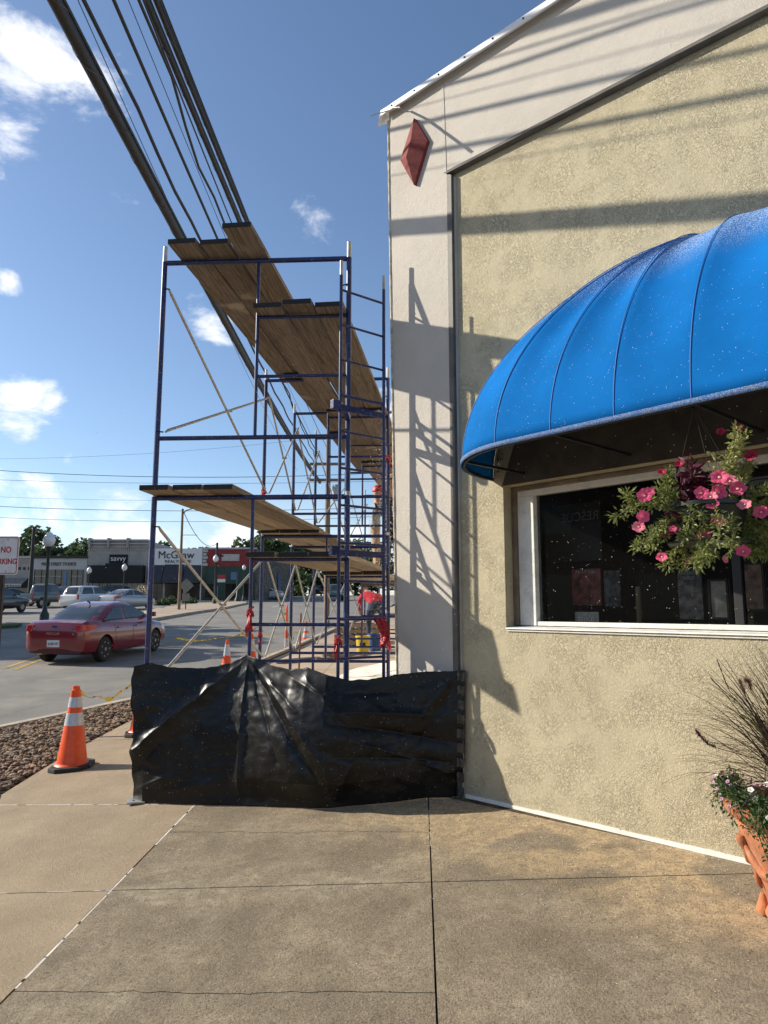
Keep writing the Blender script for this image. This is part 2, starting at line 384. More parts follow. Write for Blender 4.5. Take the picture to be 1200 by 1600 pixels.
# middle column
slab([xs(.4, jA, G), xs(.4, jB, -G)]+sh(cr2, -.0045)[::-1], M_SLAB)
slab(sh(cr2, .0006)+[xs(c1(jB(3.6))-G, jB, -G), xs(c1(jA(3.8))-G, jA, G)], M_SLAB)
slab([xs(c1(jA(3.8))+G, jA, G), xs(c1(jB(3.6))+G, jB, -G)]+sh(cr1, -.0065)[::-1], M_SLAB)
slab(sh(cr1, .0006)+[xs(5.55, jB, -G), xs(5.75, jA, G)], M_SLAB)
# right column, up to the wall
wl = lambda s: (wp(s, -.02, 0).x, wp(s, -.02, 0).y)
q = jag((jB(3.0)+.03, 3.3), (jB(4.)-.02, 3.55), 8, .02, 5)
slab([xs(.4, jB, G), (4.2, .4), (4.2, 1.2), (2.6, c1(2.6)-G), xs(c1(.24)-G, jB, G)], M_SLAB)
slab([xs(c1(.24)+G, jB, G), (2.6, c1(2.6)+G), wl(-1.0), wl(-3.5), xs(5.1, jB, G)], M_SLAB)
# left column, lighter concrete
c2 = lambda x: 4.962-.238*x
slab([(-6.2, 1.0), (-3.0, .4), xs(.4, jA, -G*2), xs(c1(-1.4)-G, jA, -G*2), (-2.9, c1(-2.9)-G), (-4.5, 3.95)], M_SLABL)
slab([xs(c1(-1.4)+G, jA, -G*2), xs(c2(-1.35)-G, jA, -G*2), (-2.97, c2(-2.97)-G), (-3.25, 5.7), (-3.6, 5.22), (-4.5, 4.05), (-2.9, c1(-2.9)+G)], M_SLABL)
slab([xs(c2(-1.35)+G, jA, -G*2), (jA(7.4), 7.4), (-3.18, 7.95), (-3.18, 7.43), (-3.145, 6.69), (-3.1, 5.97), (-2.97, c2(-2.97)+G)], M_SLABL)
slab([(jA(7.4), 7.41), (jA(10.2), 10.2), (-3.19, 10.5), (-3.15, 9.07), (-3.18, 7.96)], M_SLABL)
# beyond the scaffold
for k in range(22):
    y0 = 5.78+k*2.0; y1 = y0+2.0-.008
    for c in range(3):
        if c == 0 and y0 < 9.9: continue
        f0 = lambda y: (max(-3.2, -2.75+(y-12)*.11) if y < 18 else -2.2+(y-18)*.113)
        xa = [lambda y: f0(y)+.2, jA, jB][c]; xb = [jA, jB, lambda y: .9+(y-5.4)*.113][c]
        if y0 > 24: xa = [lambda y: f0(y)+.2, lambda y: f0(y)+1.5, lambda y: f0(y)+3.][c]; xb = [lambda y: f0(y)+1.5, lambda y: f0(y)+3., lambda y: f0(y)+5.][c]
        slab([(xa(y0)+G, y0), (xb(y0)-G, y0), (xb(y1)-G, y1), (xa(y1)+G, y1)], M_TAN)
# sealant left in the joints
m = MB(); r = random.Random(4)
y = .6
while y < 5.4:
    L = r.uniform(.03, .30)
    if r.random() < .8:
        for d in (-1, 1):
            pass
        a, b = y, min(5.2, y+L); w = r.uniform(.005, .009)
        m.add([(jA(a)-w, a, gz(jA(a), a)-.001), (jA(a)+w*.4, a, gz(jA(a), a)+.0005), (jA(b)+w*.4, b, gz(jA(b), b)+.0005), (jA(b)-w, b, gz(jA(b), b)-.001)], [(0, 1, 2, 3)])
    y += L+r.uniform(.0, .05)
for (x0, x1, f) in ((-3., -1.4, c2), (-3.0, -1.42, c1)):
    x = x0
    while x < x1:
        L = r.uniform(.03, .2); b = min(x1, x+L); w = .006 if f is c2 else .003
        if r.random() < .8: m.add([(x, f(x)-w, gz(x, f(x))+.0012), (b, f(b)-w, gz(b, f(b))+.0012), (b, f(b)+w, gz(b, f(b))+.0012), (x, f(x)+w, gz(x, f(x))+.0012)], [(0, 1, 2, 3)])
        x += L+r.uniform(0, .04)
yy = 4.15
while yy < 4.7:
    m.add([(jB(yy)-.006, yy, gz(.2, yy)+.001), (jB(yy)+.006, yy, gz(.2, yy)+.001), (jB(yy+.1)+.005, yy+.1, gz(.2, yy+.1)+.001), (jB(yy+.1)-.005, yy+.1, gz(.2, yy+.1)+.001)], [(0, 1, 2, 3)]); yy += .13
m.build('joint_sealant', M_CAULK, walk, fix=False)

# white chips and grit dropped from the wall works
m = MB(); r = random.Random(11)
def chip(p, s, nrm=Vector((0,0,1))):
    a = r.uniform(0, 6.3); q = []
    for k in range(4):
        t = a+k*1.57+r.uniform(-.4, .4); q.append(p+Vector((math.cos(t)*s, math.sin(t)*s*.7, r.uniform(0, s*.5))))
    m.add(q+[p+Vector((0, 0, s*.7))], [(0, 1, 4), (1, 2, 4), (2, 3, 4), (3, 0, 4)])
for k in range(3600):
    if r.random() < .72:
        s = r.uniform(-3.5, -1.1); o = abs(r.gauss(0, .5))+.01; p = wp(s, o, 0)
    else: p = Vector((r.uniform(-1.6, 1.2), 5.0-abs(r.gauss(0, .7)), 0))
    if p.y < 1.5 or p.x < -1.7: continue
    p.z = gz(p.x, p.y)+.001; chip(p, r.choice([.001, .0013, .0018, .002, .0036]))
tag(m.build('plaster_grit', mat('grit_white', (.74, .71, .65), .8, var=.1), fix=False), 'white plaster grit scattered over the concrete below the wall', 'debris', kind='stuff')

# gravel bed
def bed_in(x, y):
    def xat(pl, y):
        for a, b in zip(pl[:-1], pl[1:]):
            if min(a[1], b[1]) <= y <= max(a[1], b[1]): return a[0]+(b[0]-a[0])*(y-a[1])/(b[1]-a[1]+1e-9)
        return None
    xi = xat(GRAV, y); xo = xat(ci, y)
    return xi is not None and xo is not None and xo+.02 < x < xi-.02
m = MB(); mg = MB(); r = random.Random(5)
ico = bmesh.new(); bmesh.ops.create_icosphere(ico, subdivisions=1, radius=1); IV = [v.co.copy() for v in ico.verts]; IF = [[v.index for v in f.verts] for f in ico.faces]; ico.free()
g_ = resample(GRAV, .5); rows = [(x, y) for x, y in g_]
for x, y in rows:
    xo = None
    for a, b in zip(ci[:-1], ci[1:]):
        if a[1] <= y <= b[1]: xo = a[0]+(b[0]-a[0])*(y-a[1])/(b[1]-a[1])
    if xo is None: xo = -9.5
    mg.v += [(xo, y, gz(xo, y)-.03), (x, y, gz(x, y)-.03)]
for i in range(len(rows)-1): mg.f.append((2*i, 2*i+1, 2*i+3, 2*i+2))
tag(mg.build('gravel_bed', mat('bed_soil', (.07, .055, .04), .95)), 'soil bed under the stones beside the kerb', kind='structure')
cnt = 0
while cnt < 8200:
    y = 4.6+6.9*r.random()**.8; x = r.uniform(-6.5, -3.1)
    if not bed_in(x, y): continue
    cnt += 1; s = r.uniform(.014, .033)*(1.25 if r.random() < .15 else 1)
    a = r.uniform(0, 6.28); sx, sy, sz = s*r.uniform(.9, 1.6), s*r.uniform(.7, 1.1), s*r.uniform(.4, .75); M3 = Matrix.Rotation(a, 3, 'Z')@Matrix.Rotation(r.uniform(-.5, .5), 3, 'X')
    c = Vector((x, y, max(gz(x, y), rz(x, y)-.06)-.012+r.uniform(0, .03)))
    m.add([c+M3@Vector((v.x*sx*r.uniform(.8, 1.15), v.y*sy*r.uniform(.8, 1.15), v.z*sz*r.uniform(.8, 1.15))) for v in IV], IF)
def island_mat(name, cols, rough=.85):
    mm = bpy.data.materials.new(name); mm.use_nodes = True; t = mm.node_tree; b = t.nodes['Principled BSDF']; b.inputs['Roughness'].default_value = rough
    g = N(t, 'ShaderNodeNewGeometry'); cr = N(t, 'ShaderNodeValToRGB'); el = cr.color_ramp.elements
    while len(el) < len(cols): el.new(.5)
    for i, c in enumerate(cols): el[i].position = i/(len(cols)-1); el[i].color = (*c, 1)
    t.links.new(g.outputs['Random Per Island'], cr.inputs[0]); t.links.new(cr.outputs[0], b.inputs['Base Color']); return mm
tag(m.build('river_gravel', island_mat('gravel_stones', [(.13,.08,.045), (.24,.15,.085), (.17,.115,.075), (.32,.21,.125), (.19,.12,.07), (.10,.07,.05), (.40,.29,.19)]), fix=False), 'brown river gravel filling the bed beside the kerb', 'gravel', kind='stuff')

# painted lines on the road
def stripe(pts, w, mt, name='road_marking'):
    m = MB(); q = [Vector((p[0], p[1], 0)) for p in pts]
    for a, b in zip(q[:-1], q[1:]):
        n = int((b-a).length/2)+1; t = (b-a).normalized(); s = Vector((-t.y, t.x, 0))*w/2
        for k in range(n):
            u = a+(b-a)*k/n; v = a+(b-a)*(k+1)/n
            m.add([(p.x, p.y, rz(0, p.y)+.006) for p in (u-s, u+s, v+s, v-s)], [(0, 1, 2, 3)])
    return tag(m.build(name, mt), kind='structure')
M_YLINE = mat('line_yellow', (.42, .27, .05), .8, var=.3, vs_=4, dirt=((.17,.155,.135), 3, .5, .65)); M_WLINE = mat('line_white', (.5, .48, .44), .8, var=.2, dirt=((.18,.17,.15), 3, .55, .7))
a = onR(5, 1045); b = onR(72, 1022); stripe([(a.x, a.y), (b.x, b.y), (b.x+6, b.y+9)], .11, M_YLINE)
stripe([(a.x+.35, a.y-.2), (b.x+.3, b.y-.2), (b.x+6.2, b.y+8.8)], .11, M_YLINE)
a = onR(425, 949); b = onR(478, 934); stripe([(a.x, a.y), (b.x, b.y)], .12, M_WLINE)
# cracks sealed with tar
m = MB()
for (px, py), (qx, qy), sd in (((0, 1119), (110, 1091), 1), ((110, 1091), (215, 1066), 2), ((20, 1075), (120, 1043), 3)):
    a = onR(px, py); b = onR(qx, qy); pl = jag((a.x, a.y), (b.x, b.y), 40, .02, sd)
    for u, v in zip(pl[:-1], pl[1:]):
        w = .012 if sd != 3 else .007
        m.add([(u[0], u[1]-w, rz(0, u[1])+.004), (u[0], u[1]+w, rz(0, u[1])+.004), (v[0], v[1]+w, rz(0, v[1])+.004), (v[0], v[1]-w, rz(0, v[1])+.004)], [(0, 1, 2, 3)])
tag(m.build('road_crack', mat('tar', (.05, .046, .042), .7)), kind='structure')

# ================================================================== BUILDING with the blue awning
B = thing('shop_building', 'cream and yellow stucco shop with a red diamond on its corner pilaster', 'building', tuple(wp(-4.1, 0, .1)))
zt = lambda s: 4.758-(s+3.409)*.0876
zr = lambda s: 5.623-(s+4.114)*.092
W0, W1, Z0, Z1, RD = -2.965, -.3, 1.312, 2.26, .115
S1 = 3.0
m = MB()
def wq(m, pts): m.add([wp(*p) for p in pts], [tuple(range(len(pts)))])
wq(m, [(-3.40, 0, -.1), (W0, 0, -.1), (W0, 0, Z0), (W0, 0, Z1), (W0, 0, zt(W0)), (-3.40, 0, zt(-3.40))])
wq(m, [(W0, 0, -.1), (W1, 0, -.1), (W1, 0, Z0), (W0, 0, Z0)]); wq(m, [(W0, 0, Z1), (W1, 0, Z1), (W1, 0, zt(W1)), (W0, 0, zt(W0))])
wq(m, [(W1, 0, -.1), (S1, 0, -.1), (S1, 0, zt(S1)), (W1, 0, zt(W1)), (W1, 0, Z1), (W1, 0, Z0)])
for a, b in (((W0, Z0), (W0, Z1)), ((W0, Z1), (W1, Z1)), ((W1, Z1), (W1, Z0)), ((W1, Z0), (W0, Z0))):
    wq(m, [(a[0], 0, a[1]), (b[0], 0, b[1]), (b[0], -RD-.08, b[1]), (a[0], -RD-.08, a[1])])
m.build('stucco_panel', M_YEL, B, fix=False)
# proud cream border: pilaster and eaves band
PO = .03; m = MB()
pil = [(-3.965, PO, -.1), (-3.405, PO, -.1), (-3.405, PO, zt(-3.405)-.002), (S1, PO, zt(S1)), (S1, PO, zr(S1)), (-4.075, PO, zr(-4.075))]
n = len(pil); m.add([wp(*p) for p in pil]+[wp(p[0], -.25, p[2]) for p in pil], [tuple(range(n))]+[(i, n+i, n+(i+1) % n, (i+1) % n) for i in range(n)])
m.build('pilaster_and_eaves_band', M_CREAM, B, fix=True)
# flank along the pavement, roof and back so that the block is closed
m = MB(); c0 = wp(-3.965, -.25, 0); c0t = wp(-4.07, -.25, 0); fd = Vector((DVX, 1, 0)).normalized()
far = c0+fd*16; br = wp(S1, -.25, 0); brf = br+fd*16
h = zr(-4.07)-.06; hb = zr(S1)-.06
m.add([(c0.x, c0.y, -.2), (far.x, far.y, -.2), (far.x, far.y, h), (c0t.x, c0t.y, h), (br.x, br.y, hb), (brf.x, brf.y, hb), (brf.x, brf.y, -.2), (br.x, br.y, -.2)], [(0, 1, 2, 3), (3, 2, 5, 4), (1, 6, 5, 2), (6, 7, 4, 5)])
m.build('flank_and_roof', M_CREAM, B)
# expansion groove above the trim corner
m = MB(); m.hexa([wp(-3.445, PO-.001, zt(-3.41)), wp(-3.415, PO-.001, zt(-3.41)), wp(-3.415, PO+.004, zt(-3.41)), wp(-3.445, PO+.004, zt(-3.41)), wp(-3.46, PO-.001, zr(-3.44)-.05), wp(-3.435, PO-.001, zr(-3.44)-.05), wp(-3.435, PO+.004, zr(-3.44)-.05), wp(-3.46, PO+.004, zr(-3.44)-.05)])
m.build('expansion_joint', M_CREAM, B)
# grey trim between cream border and yellow panel
m = MB(); m.hexa([wp(-3.405, -.01, .14), wp(-3.36, -.01, .14), wp(-3.36, PO+.012, .14), wp(-3.405, PO+.012, .14), wp(-3.405, -.01, 4.73), wp(-3.36, -.01, 4.70), wp(-3.36, PO+.012, 4.70), wp(-3.405, PO+.012, 4.73)])
m.build('trim', M_TRIM, B)
m = MB(); m.hexa([wp(-3.358, -.01, .14), wp(-3.344, -.01, .14), wp(-3.344, PO-.012, .14), wp(-3.358, PO-.012, .14), wp(-3.358, -.01, 4.69), wp(-3.344, -.01, 4.69), wp(-3.344, PO-.012, 4.69), wp(-3.358, PO-.012, 4.69)])
m.build('trim', mat('trim_light', (.42, .39, .34), .7), B)
m = MB(); d = .032
m.hexa([wp(-3.404, -.01, zt(-3.40)-d), wp(S1, -.01, zt(S1)-d), wp(S1, PO+.024, zt(S1)-d), wp(-3.404, PO+.024, zt(-3.40)-d), wp(-3.404, -.01, zt(-3.40)+.004), wp(S1, -.01, zt(S1)+.004), wp(S1, PO+.006, zt(S1)+.004), wp(-3.404, PO+.006, zt(-3.40)+.004)])
m.build('trim', M_TRIM, B)
# white strip along the foot of the wall
m = MB()
for k in range(24):
    a = -3.34+k*.19; b = a+.1902; p = wp(a, 0, 0); q_ = wp(b, 0, 0); za = gz(p.x, p.y); zb_ = gz(q_.x, q_.y); h = .022+.006*noise.noise(Vector((k*.7, 0, 0)))
    m.hexa([wp(a, -.01, za-.02), wp(b, -.01, zb_-.02), wp(b, .012, zb_-.02), wp(a, .012, za-.02), wp(a, -.01, za+h), wp(b, -.01, zb_+h), wp(b, .008, zb_+h), wp(a, .008, za+h)])
m.build('base_strip', mat('base_strip', (.72, .70, .65), .6, var=.08), B)
# metal eaves flashing with screws, lifted strip at the corner
m = MB(); a = -4.11; b = S1
def prof(s, o, dz): return wp(s, o, zr(s)+dz)
pr = [(-.30, .022), (.085, .018), (.095, .010), (.093, -.034), (.082, -.038), (.082, .004), (-.30, .010)]
for s in (a, b): m.v += [tuple(prof(s, o, dz)) for o, dz in pr]
k = len(pr); m.f += [(i, (i+1) % k, k+(i+1) % k, k+i) for i in range(k)]+[tuple(range(k))[::-1], tuple(range(k, 2*k))]
ef = m.build('eaves_flashing', M_WHITEMETAL, B)
for s in np.arange(-3.97, .2, .27):
    m = MB(); p = prof(s, .094, -.010); m.lathe([(.008, 0), (.008, .004), (.004, .007)], p, 8, M=Matrix.Rotation(math.pi/2, 3, 'X')@Matrix.Identity(3)); m.build('screw', M_BLACK, ef)
m = MB(); ct = prof(-4.11, 0, 0)
m.grid(10, 6, lambda u, v: wp(-4.11-.045*u+.01*math.sin(v*3), .09-.12*v, zr(-4.11)+.016-.06*u*u-.06*u*(1-v)+.012*math.sin(u*5+v*4)))
m.build('bent_flashing_end', M_WHITEMETAL, ef, smooth=40)
m = MB(); T = [Vector((.05, 5.40, 5.60)), Vector((.14, 5.30, 5.53)), Vector((.10, 5.20, 5.45)), Vector((-.095, 4.97, 5.21))]
for p_, q_ in zip(T[:-1], T[1:]): m.bar(p_, q_, .03, .004)
m.build('loose_metal_strip', M_GALV, ef)
# drip foam and bead on the corner edge
m = MB(); pts = []; rs = []
for k in range(80):
    t = k/79; s = -3.967-.11*t; z = 5.5*t+.05; pts.append(wp(s-.004, .03, z)); rs.append(.010+.007*abs(noise.noise(Vector((k*.6, 1, 0)))))
m.tube(pts, .01, 7, rs=rs); m.build('corner_bead', mat('corner_bead', (.50, .44, .33), .85, var=.4, vs_=16, bump=.004, bs=60), B, smooth=60)
# red diamond boss
m = MB(); tp, rt, bt, lf = (-3.74, 5.375), (-3.592, 5.10), (-3.746, 4.795), (-3.905, 5.09)
front = [wp(p[0], PO+.03, p[1]) for p in (tp, rt, bt, lf)]; back = [wp(p[0], PO-.01, p[1]) for p in (tp, rt, bt, lf)]
ap1 = wp(-3.715, PO+.09, 5.15); ap2 = wp(-3.77, PO+.09, 5.02)
m.add(back+front+[ap1, ap2], [(0, 1, 5, 4), (1, 2, 6, 5), (2, 3, 7, 6), (3, 0, 4, 7), (4, 5, 8), (5, 6, 9, 8), (6, 7, 9), (7, 4, 8, 9)])
m.build('diamond_ornament', M_REDORN, B)

# shop window
fo = -RD
m = MB(); m.hexa([wp(W0+.0, -.02, Z0-.012), wp(W1+.03, -.02, Z0-.012), wp(W1+.03, .010, Z0-.012), wp(W0+.01, .010, Z0-.012), wp(W0+.0, -.02, Z0-.004), wp(W1+.03, -.02, Z0-.004), wp(W1+.03, .010, Z0-.008), wp(W0+.01, .010, Z0-.008)])
m.v = [tuple(p) for p in m.v]
win = m.build('window', M_WHITEPAINT, B)
m = MB(); m.hexa([wp(W0+.002, fo-.05, Z0+.002), wp(W1-.002, fo-.05, Z0+.002), wp(W1-.002, .012, Z0+.002), wp(W0+.002, .012, Z0+.002), wp(W0+.002, fo-.05, Z0+.022), wp(W1-.002, fo-.05, Z0+.022), wp(W1-.002, .008, Z0+.010), wp(W0+.002, .008, Z0+.010)])
m.build('sill', M_WHITEPAINT, win, bevel=.003)
def fr(s0, s1, z0, z1, o0, o1, mt=M_WHITEPAINT, nm='frame'):
    m = MB(); m.hexa([wp(s0, o0, z0), wp(s1, o0, z0), wp(s1, o1, z0), wp(s0, o1, z0), wp(s0, o0, z1), wp(s1, o0, z1), wp(s1, o1, z1), wp(s0, o1, z1)])
    return m.build(nm, mt, win, bevel=.003)
fr(W0+.004, W0+.035, Z0+.023, Z1-.004, fo-.06, fo+.035, mat('frame_brown', (.17, .125, .085), .7, var=.3, vs_=8))
fr(W0+.036, W0+.165, Z0+.023, Z1-.07, fo-.06, fo+.012)
fr(W0+.036, W1-.004, Z1-.069, Z1-.03, fo-.06, fo+.010)
fr(W0+.036, W1-.004, Z1-.029, Z1-.004, fo-.06, fo+.035, mat('frame_brown', (.17, .125, .085)))
fr(W0+.166, W1-.004, Z0+.023, Z0+.05, fo-.06, fo+.006)
fr(-1.56, -1.515, Z0+.051, Z1-.07, fo-.055, fo-.01, M_BLACK, 'mullion')
def glass(name, tint=(.8,.83,.82), ior=1.5, speck=None, refl=1.0):
    mm = bpy.data.materials.new(name); mm.use_nodes = True; t = mm.node_tree; t.nodes.clear(); out = N(t, 'ShaderNodeOutputMaterial')
    tr = N(t, 'ShaderNodeBsdfTransparent'); tr.inputs[0].default_value = (*tint, 1); gl = N(t, 'ShaderNodeBsdfGlossy'); gl.inputs['Roughness'].default_value = .01; gl.inputs[0].default_value = (.9, .9, .9, 1)
    fn = N(t, 'ShaderNodeFresnel'); fn.inputs[0].default_value = ior; ms = N(t, 'ShaderNodeMixShader'); t.links.new(fmath(t, 'MULTIPLY', fn.outputs[0], refl), ms.inputs[0]); t.links.new(tr.outputs[0], ms.inputs[1]); t.links.new(gl.outputs[0], ms.inputs[2])
    sh_ = ms.outputs[0]
    if speck:
        g = N(t, 'ShaderNodeNewGeometry'); df = N(t, 'ShaderNodeBsdfDiffuse'); df.inputs[0].default_value = (.8, .78, .74, 1); fac = None
        for ss, sr, shr in speck:
            vo = N(t, 'ShaderNodeTexVoronoi'); vo.inputs['Scale'].default_value = ss; t.links.new(g.outputs['Position'], vo.inputs['Vector']); se = N(t, 'ShaderNodeSeparateColor'); t.links.new(vo.outputs['Color'], se.inputs[0])
            a = fmath(t, 'MULTIPLY', fmath(t, 'LESS_THAN', vo.outputs['Distance'], fmath(t, 'MULTIPLY', se.outputs[1], sr)), fmath(t, 'LESS_THAN', se.outputs[0], shr)); fac = a if fac is None else fmath(t, 'MAXIMUM', fac, a)
        # faint film of dust
        fac = fmath(t, 'MAXIMUM', fac, .004)
        m2 = N(t, 'ShaderNodeMixShader'); t.links.new(fac, m2.inputs[0]); t.links.new(sh_, m2.inputs[1]); t.links.new(df.outputs[0], m2.inputs[2]); sh_ = m2.outputs[0]
    t.links.new(sh_, out.inputs[0]); return mm
m = MB(); wq(m, [(W0+.166, fo-.03, Z0+.05), (-1.56, fo-.03, Z0+.05), (-1.56, fo-.03, Z1-.07), (W0+.166, fo-.03, Z1-.07)])
M_PANE = glass('shop_glass', speck=[(110, .22, .10), (42, .05, .12)], refl=.9)
m.build('pane', M_PANE, win, fix=False)
m = MB(); wq(m, [(-1.515, fo-.03, Z0+.05), (W1-.004, fo-.03, Z0+.05), (W1-.004, fo-.03, Z1-.07), (-1.515, fo-.03, Z1-.07)]); m.build('pane', M_PANE, win, fix=False)
# display space behind the glass
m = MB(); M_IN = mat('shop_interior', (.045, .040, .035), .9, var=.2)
i0, i1, zi0, zi1, dp = W0-.06, W1+.3, Z0-.01, 2.7, 1.6
for q4 in ([(i0, -.2, zi0), (i1, -.2, zi0), (i1, -dp, zi0), (i0, -dp, zi0)], [(i0, -.2, zi1), (i1, -.2, zi1), (i1, -dp, zi1), (i0, -dp, zi1)], [(i0, -dp, zi0), (i1, -dp, zi0), (i1, -dp, zi1), (i0, -dp, zi1)], [(i0, -.2, zi0), (i0, -dp, zi0), (i0, -dp, zi1), (i0, -.2, zi1)], [(i1, -.2, zi0), (i1, -dp, zi0), (i1, -dp, zi1), (i1, -.2, zi1)]): wq(m, q4)
m.build('display_room', M_IN, B, fix=False)

# ------------------------------------------------------------------ things on display
TX = WD; TY = Vector((0, 0, 1))
def flat_item(name, label, cat, px0, py0, px1, py1, o, mt, th=.02, frame=None):
    def hit(px, py):
        D = pix_dir(px, py); k = (WU-o)/(D.x*WN.x+D.y*WN.y); P = Vector((D.x*k, D.y*k, CAM_Z+D.z*k)); return P.x*WD.x+P.y*WD.y, P.z
    s0, z1 = hit(px0, py0); s1, z0 = hit(px1, py1); z0 = max(z0, zi0+.012)
    t = thing(name, label, cat, tuple(wp((s0+s1)/2, o, z0)))
    m = MB(); m.hexa([wp(s0, o-th, z0), wp(s1, o-th, z0), wp(s1, o, z0), wp(s0, o, z0), wp(s0, o-th, z1), wp(s1, o-th, z1), wp(s1, o, z1), wp(s0, o, z1)]); m.build('board', mt, t)
    if frame:
        for a in ((s0, s1, z0, z0+.012), (s0, s1, z1-.012, z1), (s0, s0+.012, z0+.012, z1-.012), (s1-.012, s1, z0+.012, z1-.012)):
            m = MB(); m.hexa([wp(a[0], o+.001, a[2]), wp(a[1], o+.001, a[2]), wp(a[1], o+.014, a[2]), wp(a[0], o+.014, a[2]), wp(a[0], o+.001, a[3]), wp(a[1], o+.001, a[3]), wp(a[1], o+.014, a[3]), wp(a[0], o+.014, a[3])]); m.build('frame', frame, t)
    return t, (s0+s1)/2, (z0+z1)/2, s1-s0, z1-z0
M_DARKPOST = mat('poster_dark', (.012, .012, .013), .6); M_LET = mat('letter_grey', (.55, .54, .52), .7, var=0); M_LETD = mat('letter_dark', (.02, .02, .02), .7, var=0); M_MAG = mat('magazine_red', (.24, .07, .06), .4, var=.7, vs_=16); M_PAP = mat('paper_cream', (.48, .44, .38), .7, var=.3, vs_=14); M_BOOKS = mat('print_dark', (.10, .09, .09), .5, var=.8, vs_=18)
t, s, z, w, h_ = flat_item('hanging_poster', 'dark poster hanging behind the glass with RESCUE showing reversed', 'poster', 856, 792, 941, 875, -.42, M_DARKPOST, .006)
text_mesh('lettering', 'RESCUE', .085, mat('letter_faint', (.14, .14, .14), .7, var=0), t, wp(s+.05, -.415, z+.10), TX, TY, mirror=True)
t, s, z, w, h_ = flat_item('magazine_display', 'framed red magazine cover standing on the window display', 'magazine', 893, 890, 940, 946, -.45, M_MAG, .012)
text_mesh('lettering', 'ABOUT YOU', .03, M_LET, t, wp(s, -.447, z+h_*.42), TX, TY, wx=.9)
t, s, z, w, h_ = flat_item('dark_print', 'dark framed print right of the red magazine cover', 'picture', 943, 892, 970, 948, -.47, M_BOOKS, .012)
t, s, z, w, h_ = flat_item('price_card', 'small grey lettered card at the front of the window display', 'card', 898, 956, 936, 977, -.25, mat('card_grey', (.30, .30, .30), .7), .006)
text_mesh('lettering', '#ike', .07, M_LET, t, wp(s, -.247, z), TX, TY)
t, s, z, w, h_ = flat_item('magazine_rack', 'dark magazine with two lines of capitals under the hanging basket', 'magazine', 1058, 890, 1100, 968, -.4, M_BOOKS, .012)
text_mesh('lettering', 'ARKANSAS', .026, M_LET, t, wp(s, -.397, z+h_*.42), TX, TY); text_mesh('lettering', 'WILD', .026, M_LET, t, wp(s, -.397, z+h_*.32), TX, TY)
t, s, z, w, h_ = flat_item('framed_sketch', 'framed pale sketch standing low in the right window', 'picture', 1106, 905, 1142, 968, -.42, M_PAP, .012, mat('frame_dark', (.03, .025, .02), .5))
t, s, z, w, h_ = flat_item('framed_photo', 'brown photograph in a frame at the right edge of the window', 'picture', 1152, 880, 1199, 955, -.44, mat('photo_brown', (.30, .18, .12), .5, var=.6, vs_=14), .012, mat('frame_dark', (.03, .025, .02)))
t, s, z, w, h_ = flat_item('shop_sign_board', 'grey sign board with an oval at the top of the right window', 'sign', 1163, 748, 1215, 772, -.22, mat('sign_grey', (.40, .40, .39), .6), .008)
text_mesh('lettering', 'McKee', .05, M_LETD, t, wp(s, -.218, z), TX, TY)
mm = MB(); 
for k in range(32):
    a0, a1 = k/32*6.2832, (k+1)/32*6.2832
    mm.add([wp(s+math.cos(a0)*.115, -.217, z+math.sin(a0)*.04), wp(s+math.cos(a1)*.115, -.217, z+math.sin(a1)*.04), wp(s+math.cos(a1)*.107, -.217, z+math.sin(a1)*.035), wp(s+math.cos(a0)*.107, -.217, z+math.sin(a0)*.035)], [(0, 1, 2, 3)])
mm.build('oval', M_LETD, t, fix=False)
for nm, px in (('slim candle left of the mullion in the shop window', 997), ('slim candle at the right of the shop window', 1170)):
    D = pix_dir(px, 925); k = (WU+.5)/(D.x*WN.x+D.y*WN.y); P = Vector((D.x*k, D.y*k, 0)); t = thing('taper_candle', nm, 'candle', (P.x, P.y, zi0), group='candles in the window')
    m = MB(); m.lathe([(.018, zi0), (.017, zi0+.28), (.004, zi0+.285)], (P.x, P.y, 0), 10); m.build('wax', mat('candle', (.35, .24, .13), .6), t, smooth=40)
    m = MB(); m.lathe([(.035, zi0+.001), (.035, zi0+.012), (.02, zi0+.03)], (P.x, P.y, 0), 12); m.build('holder', M_BLACK, t, smooth=40)

# ================================================================== AWNING
A = thing('dome_awning', 'bright blue fabric dome awning over the shop window', 'awning', tuple(wp(-1.5, .0, 2.3)))
zb = 2.32; AP = .785; s0 = -3.05; Hh = 1.15; Atop = 1.5; aend = .74; pz = 1.30
ribs = [-2.39, -2.03, -1.675, -1.31, -.96, -.60, -.25, .1, .45]
bot = []
for k in range(28):
    ps = (1-k/27)*math.pi/2; bot.append((s0+aend-aend*math.sin(ps), AP*math.cos(ps)))
ribidx_s = [s0+.012, -2.78]+ribs
for k in range(1, 90): bot.append((s0+aend+k*(3.2/89), AP))
def sagw(s):     # 0 at a rib, 1 half way between
    for a, b in zip(ribidx_s[:-1], ribidx_s[1:]):
        if a <= s <= b: return math.sin(math.pi*(s-a)/(b-a))
    return 0
sc = s0+Atop; m = MB(); NP = 26
for (sb, ob) in bot:
    st = max(sb, sc)
    for j in range(NP):
        ph = j/(NP-1)*math.pi/2; c = math.cos(ph)**pz; sg = sagw(sb)*math.sin(2*ph)**1.2 if 0 < ph < math.pi/2 else 0
        m.v.append(tuple(wp(st+(sb-st)*c, max(.002, ob*c-.024*sg), zb+Hh*math.sin(ph)-.042*sg)))
for i in range(len(bot)-1):
    for j in range(NP-1): k = i*NP+j; m.f.append((k, k+NP, k+NP+1, k+1))
M_AWN = mat('awning_blue', (.005, .128, .40), .9, var=.10, vs_=3, spec=.06, bump=.0012, bs=300, speck=[(230, .34, .03)], speck_col=(.75,.78,.82))
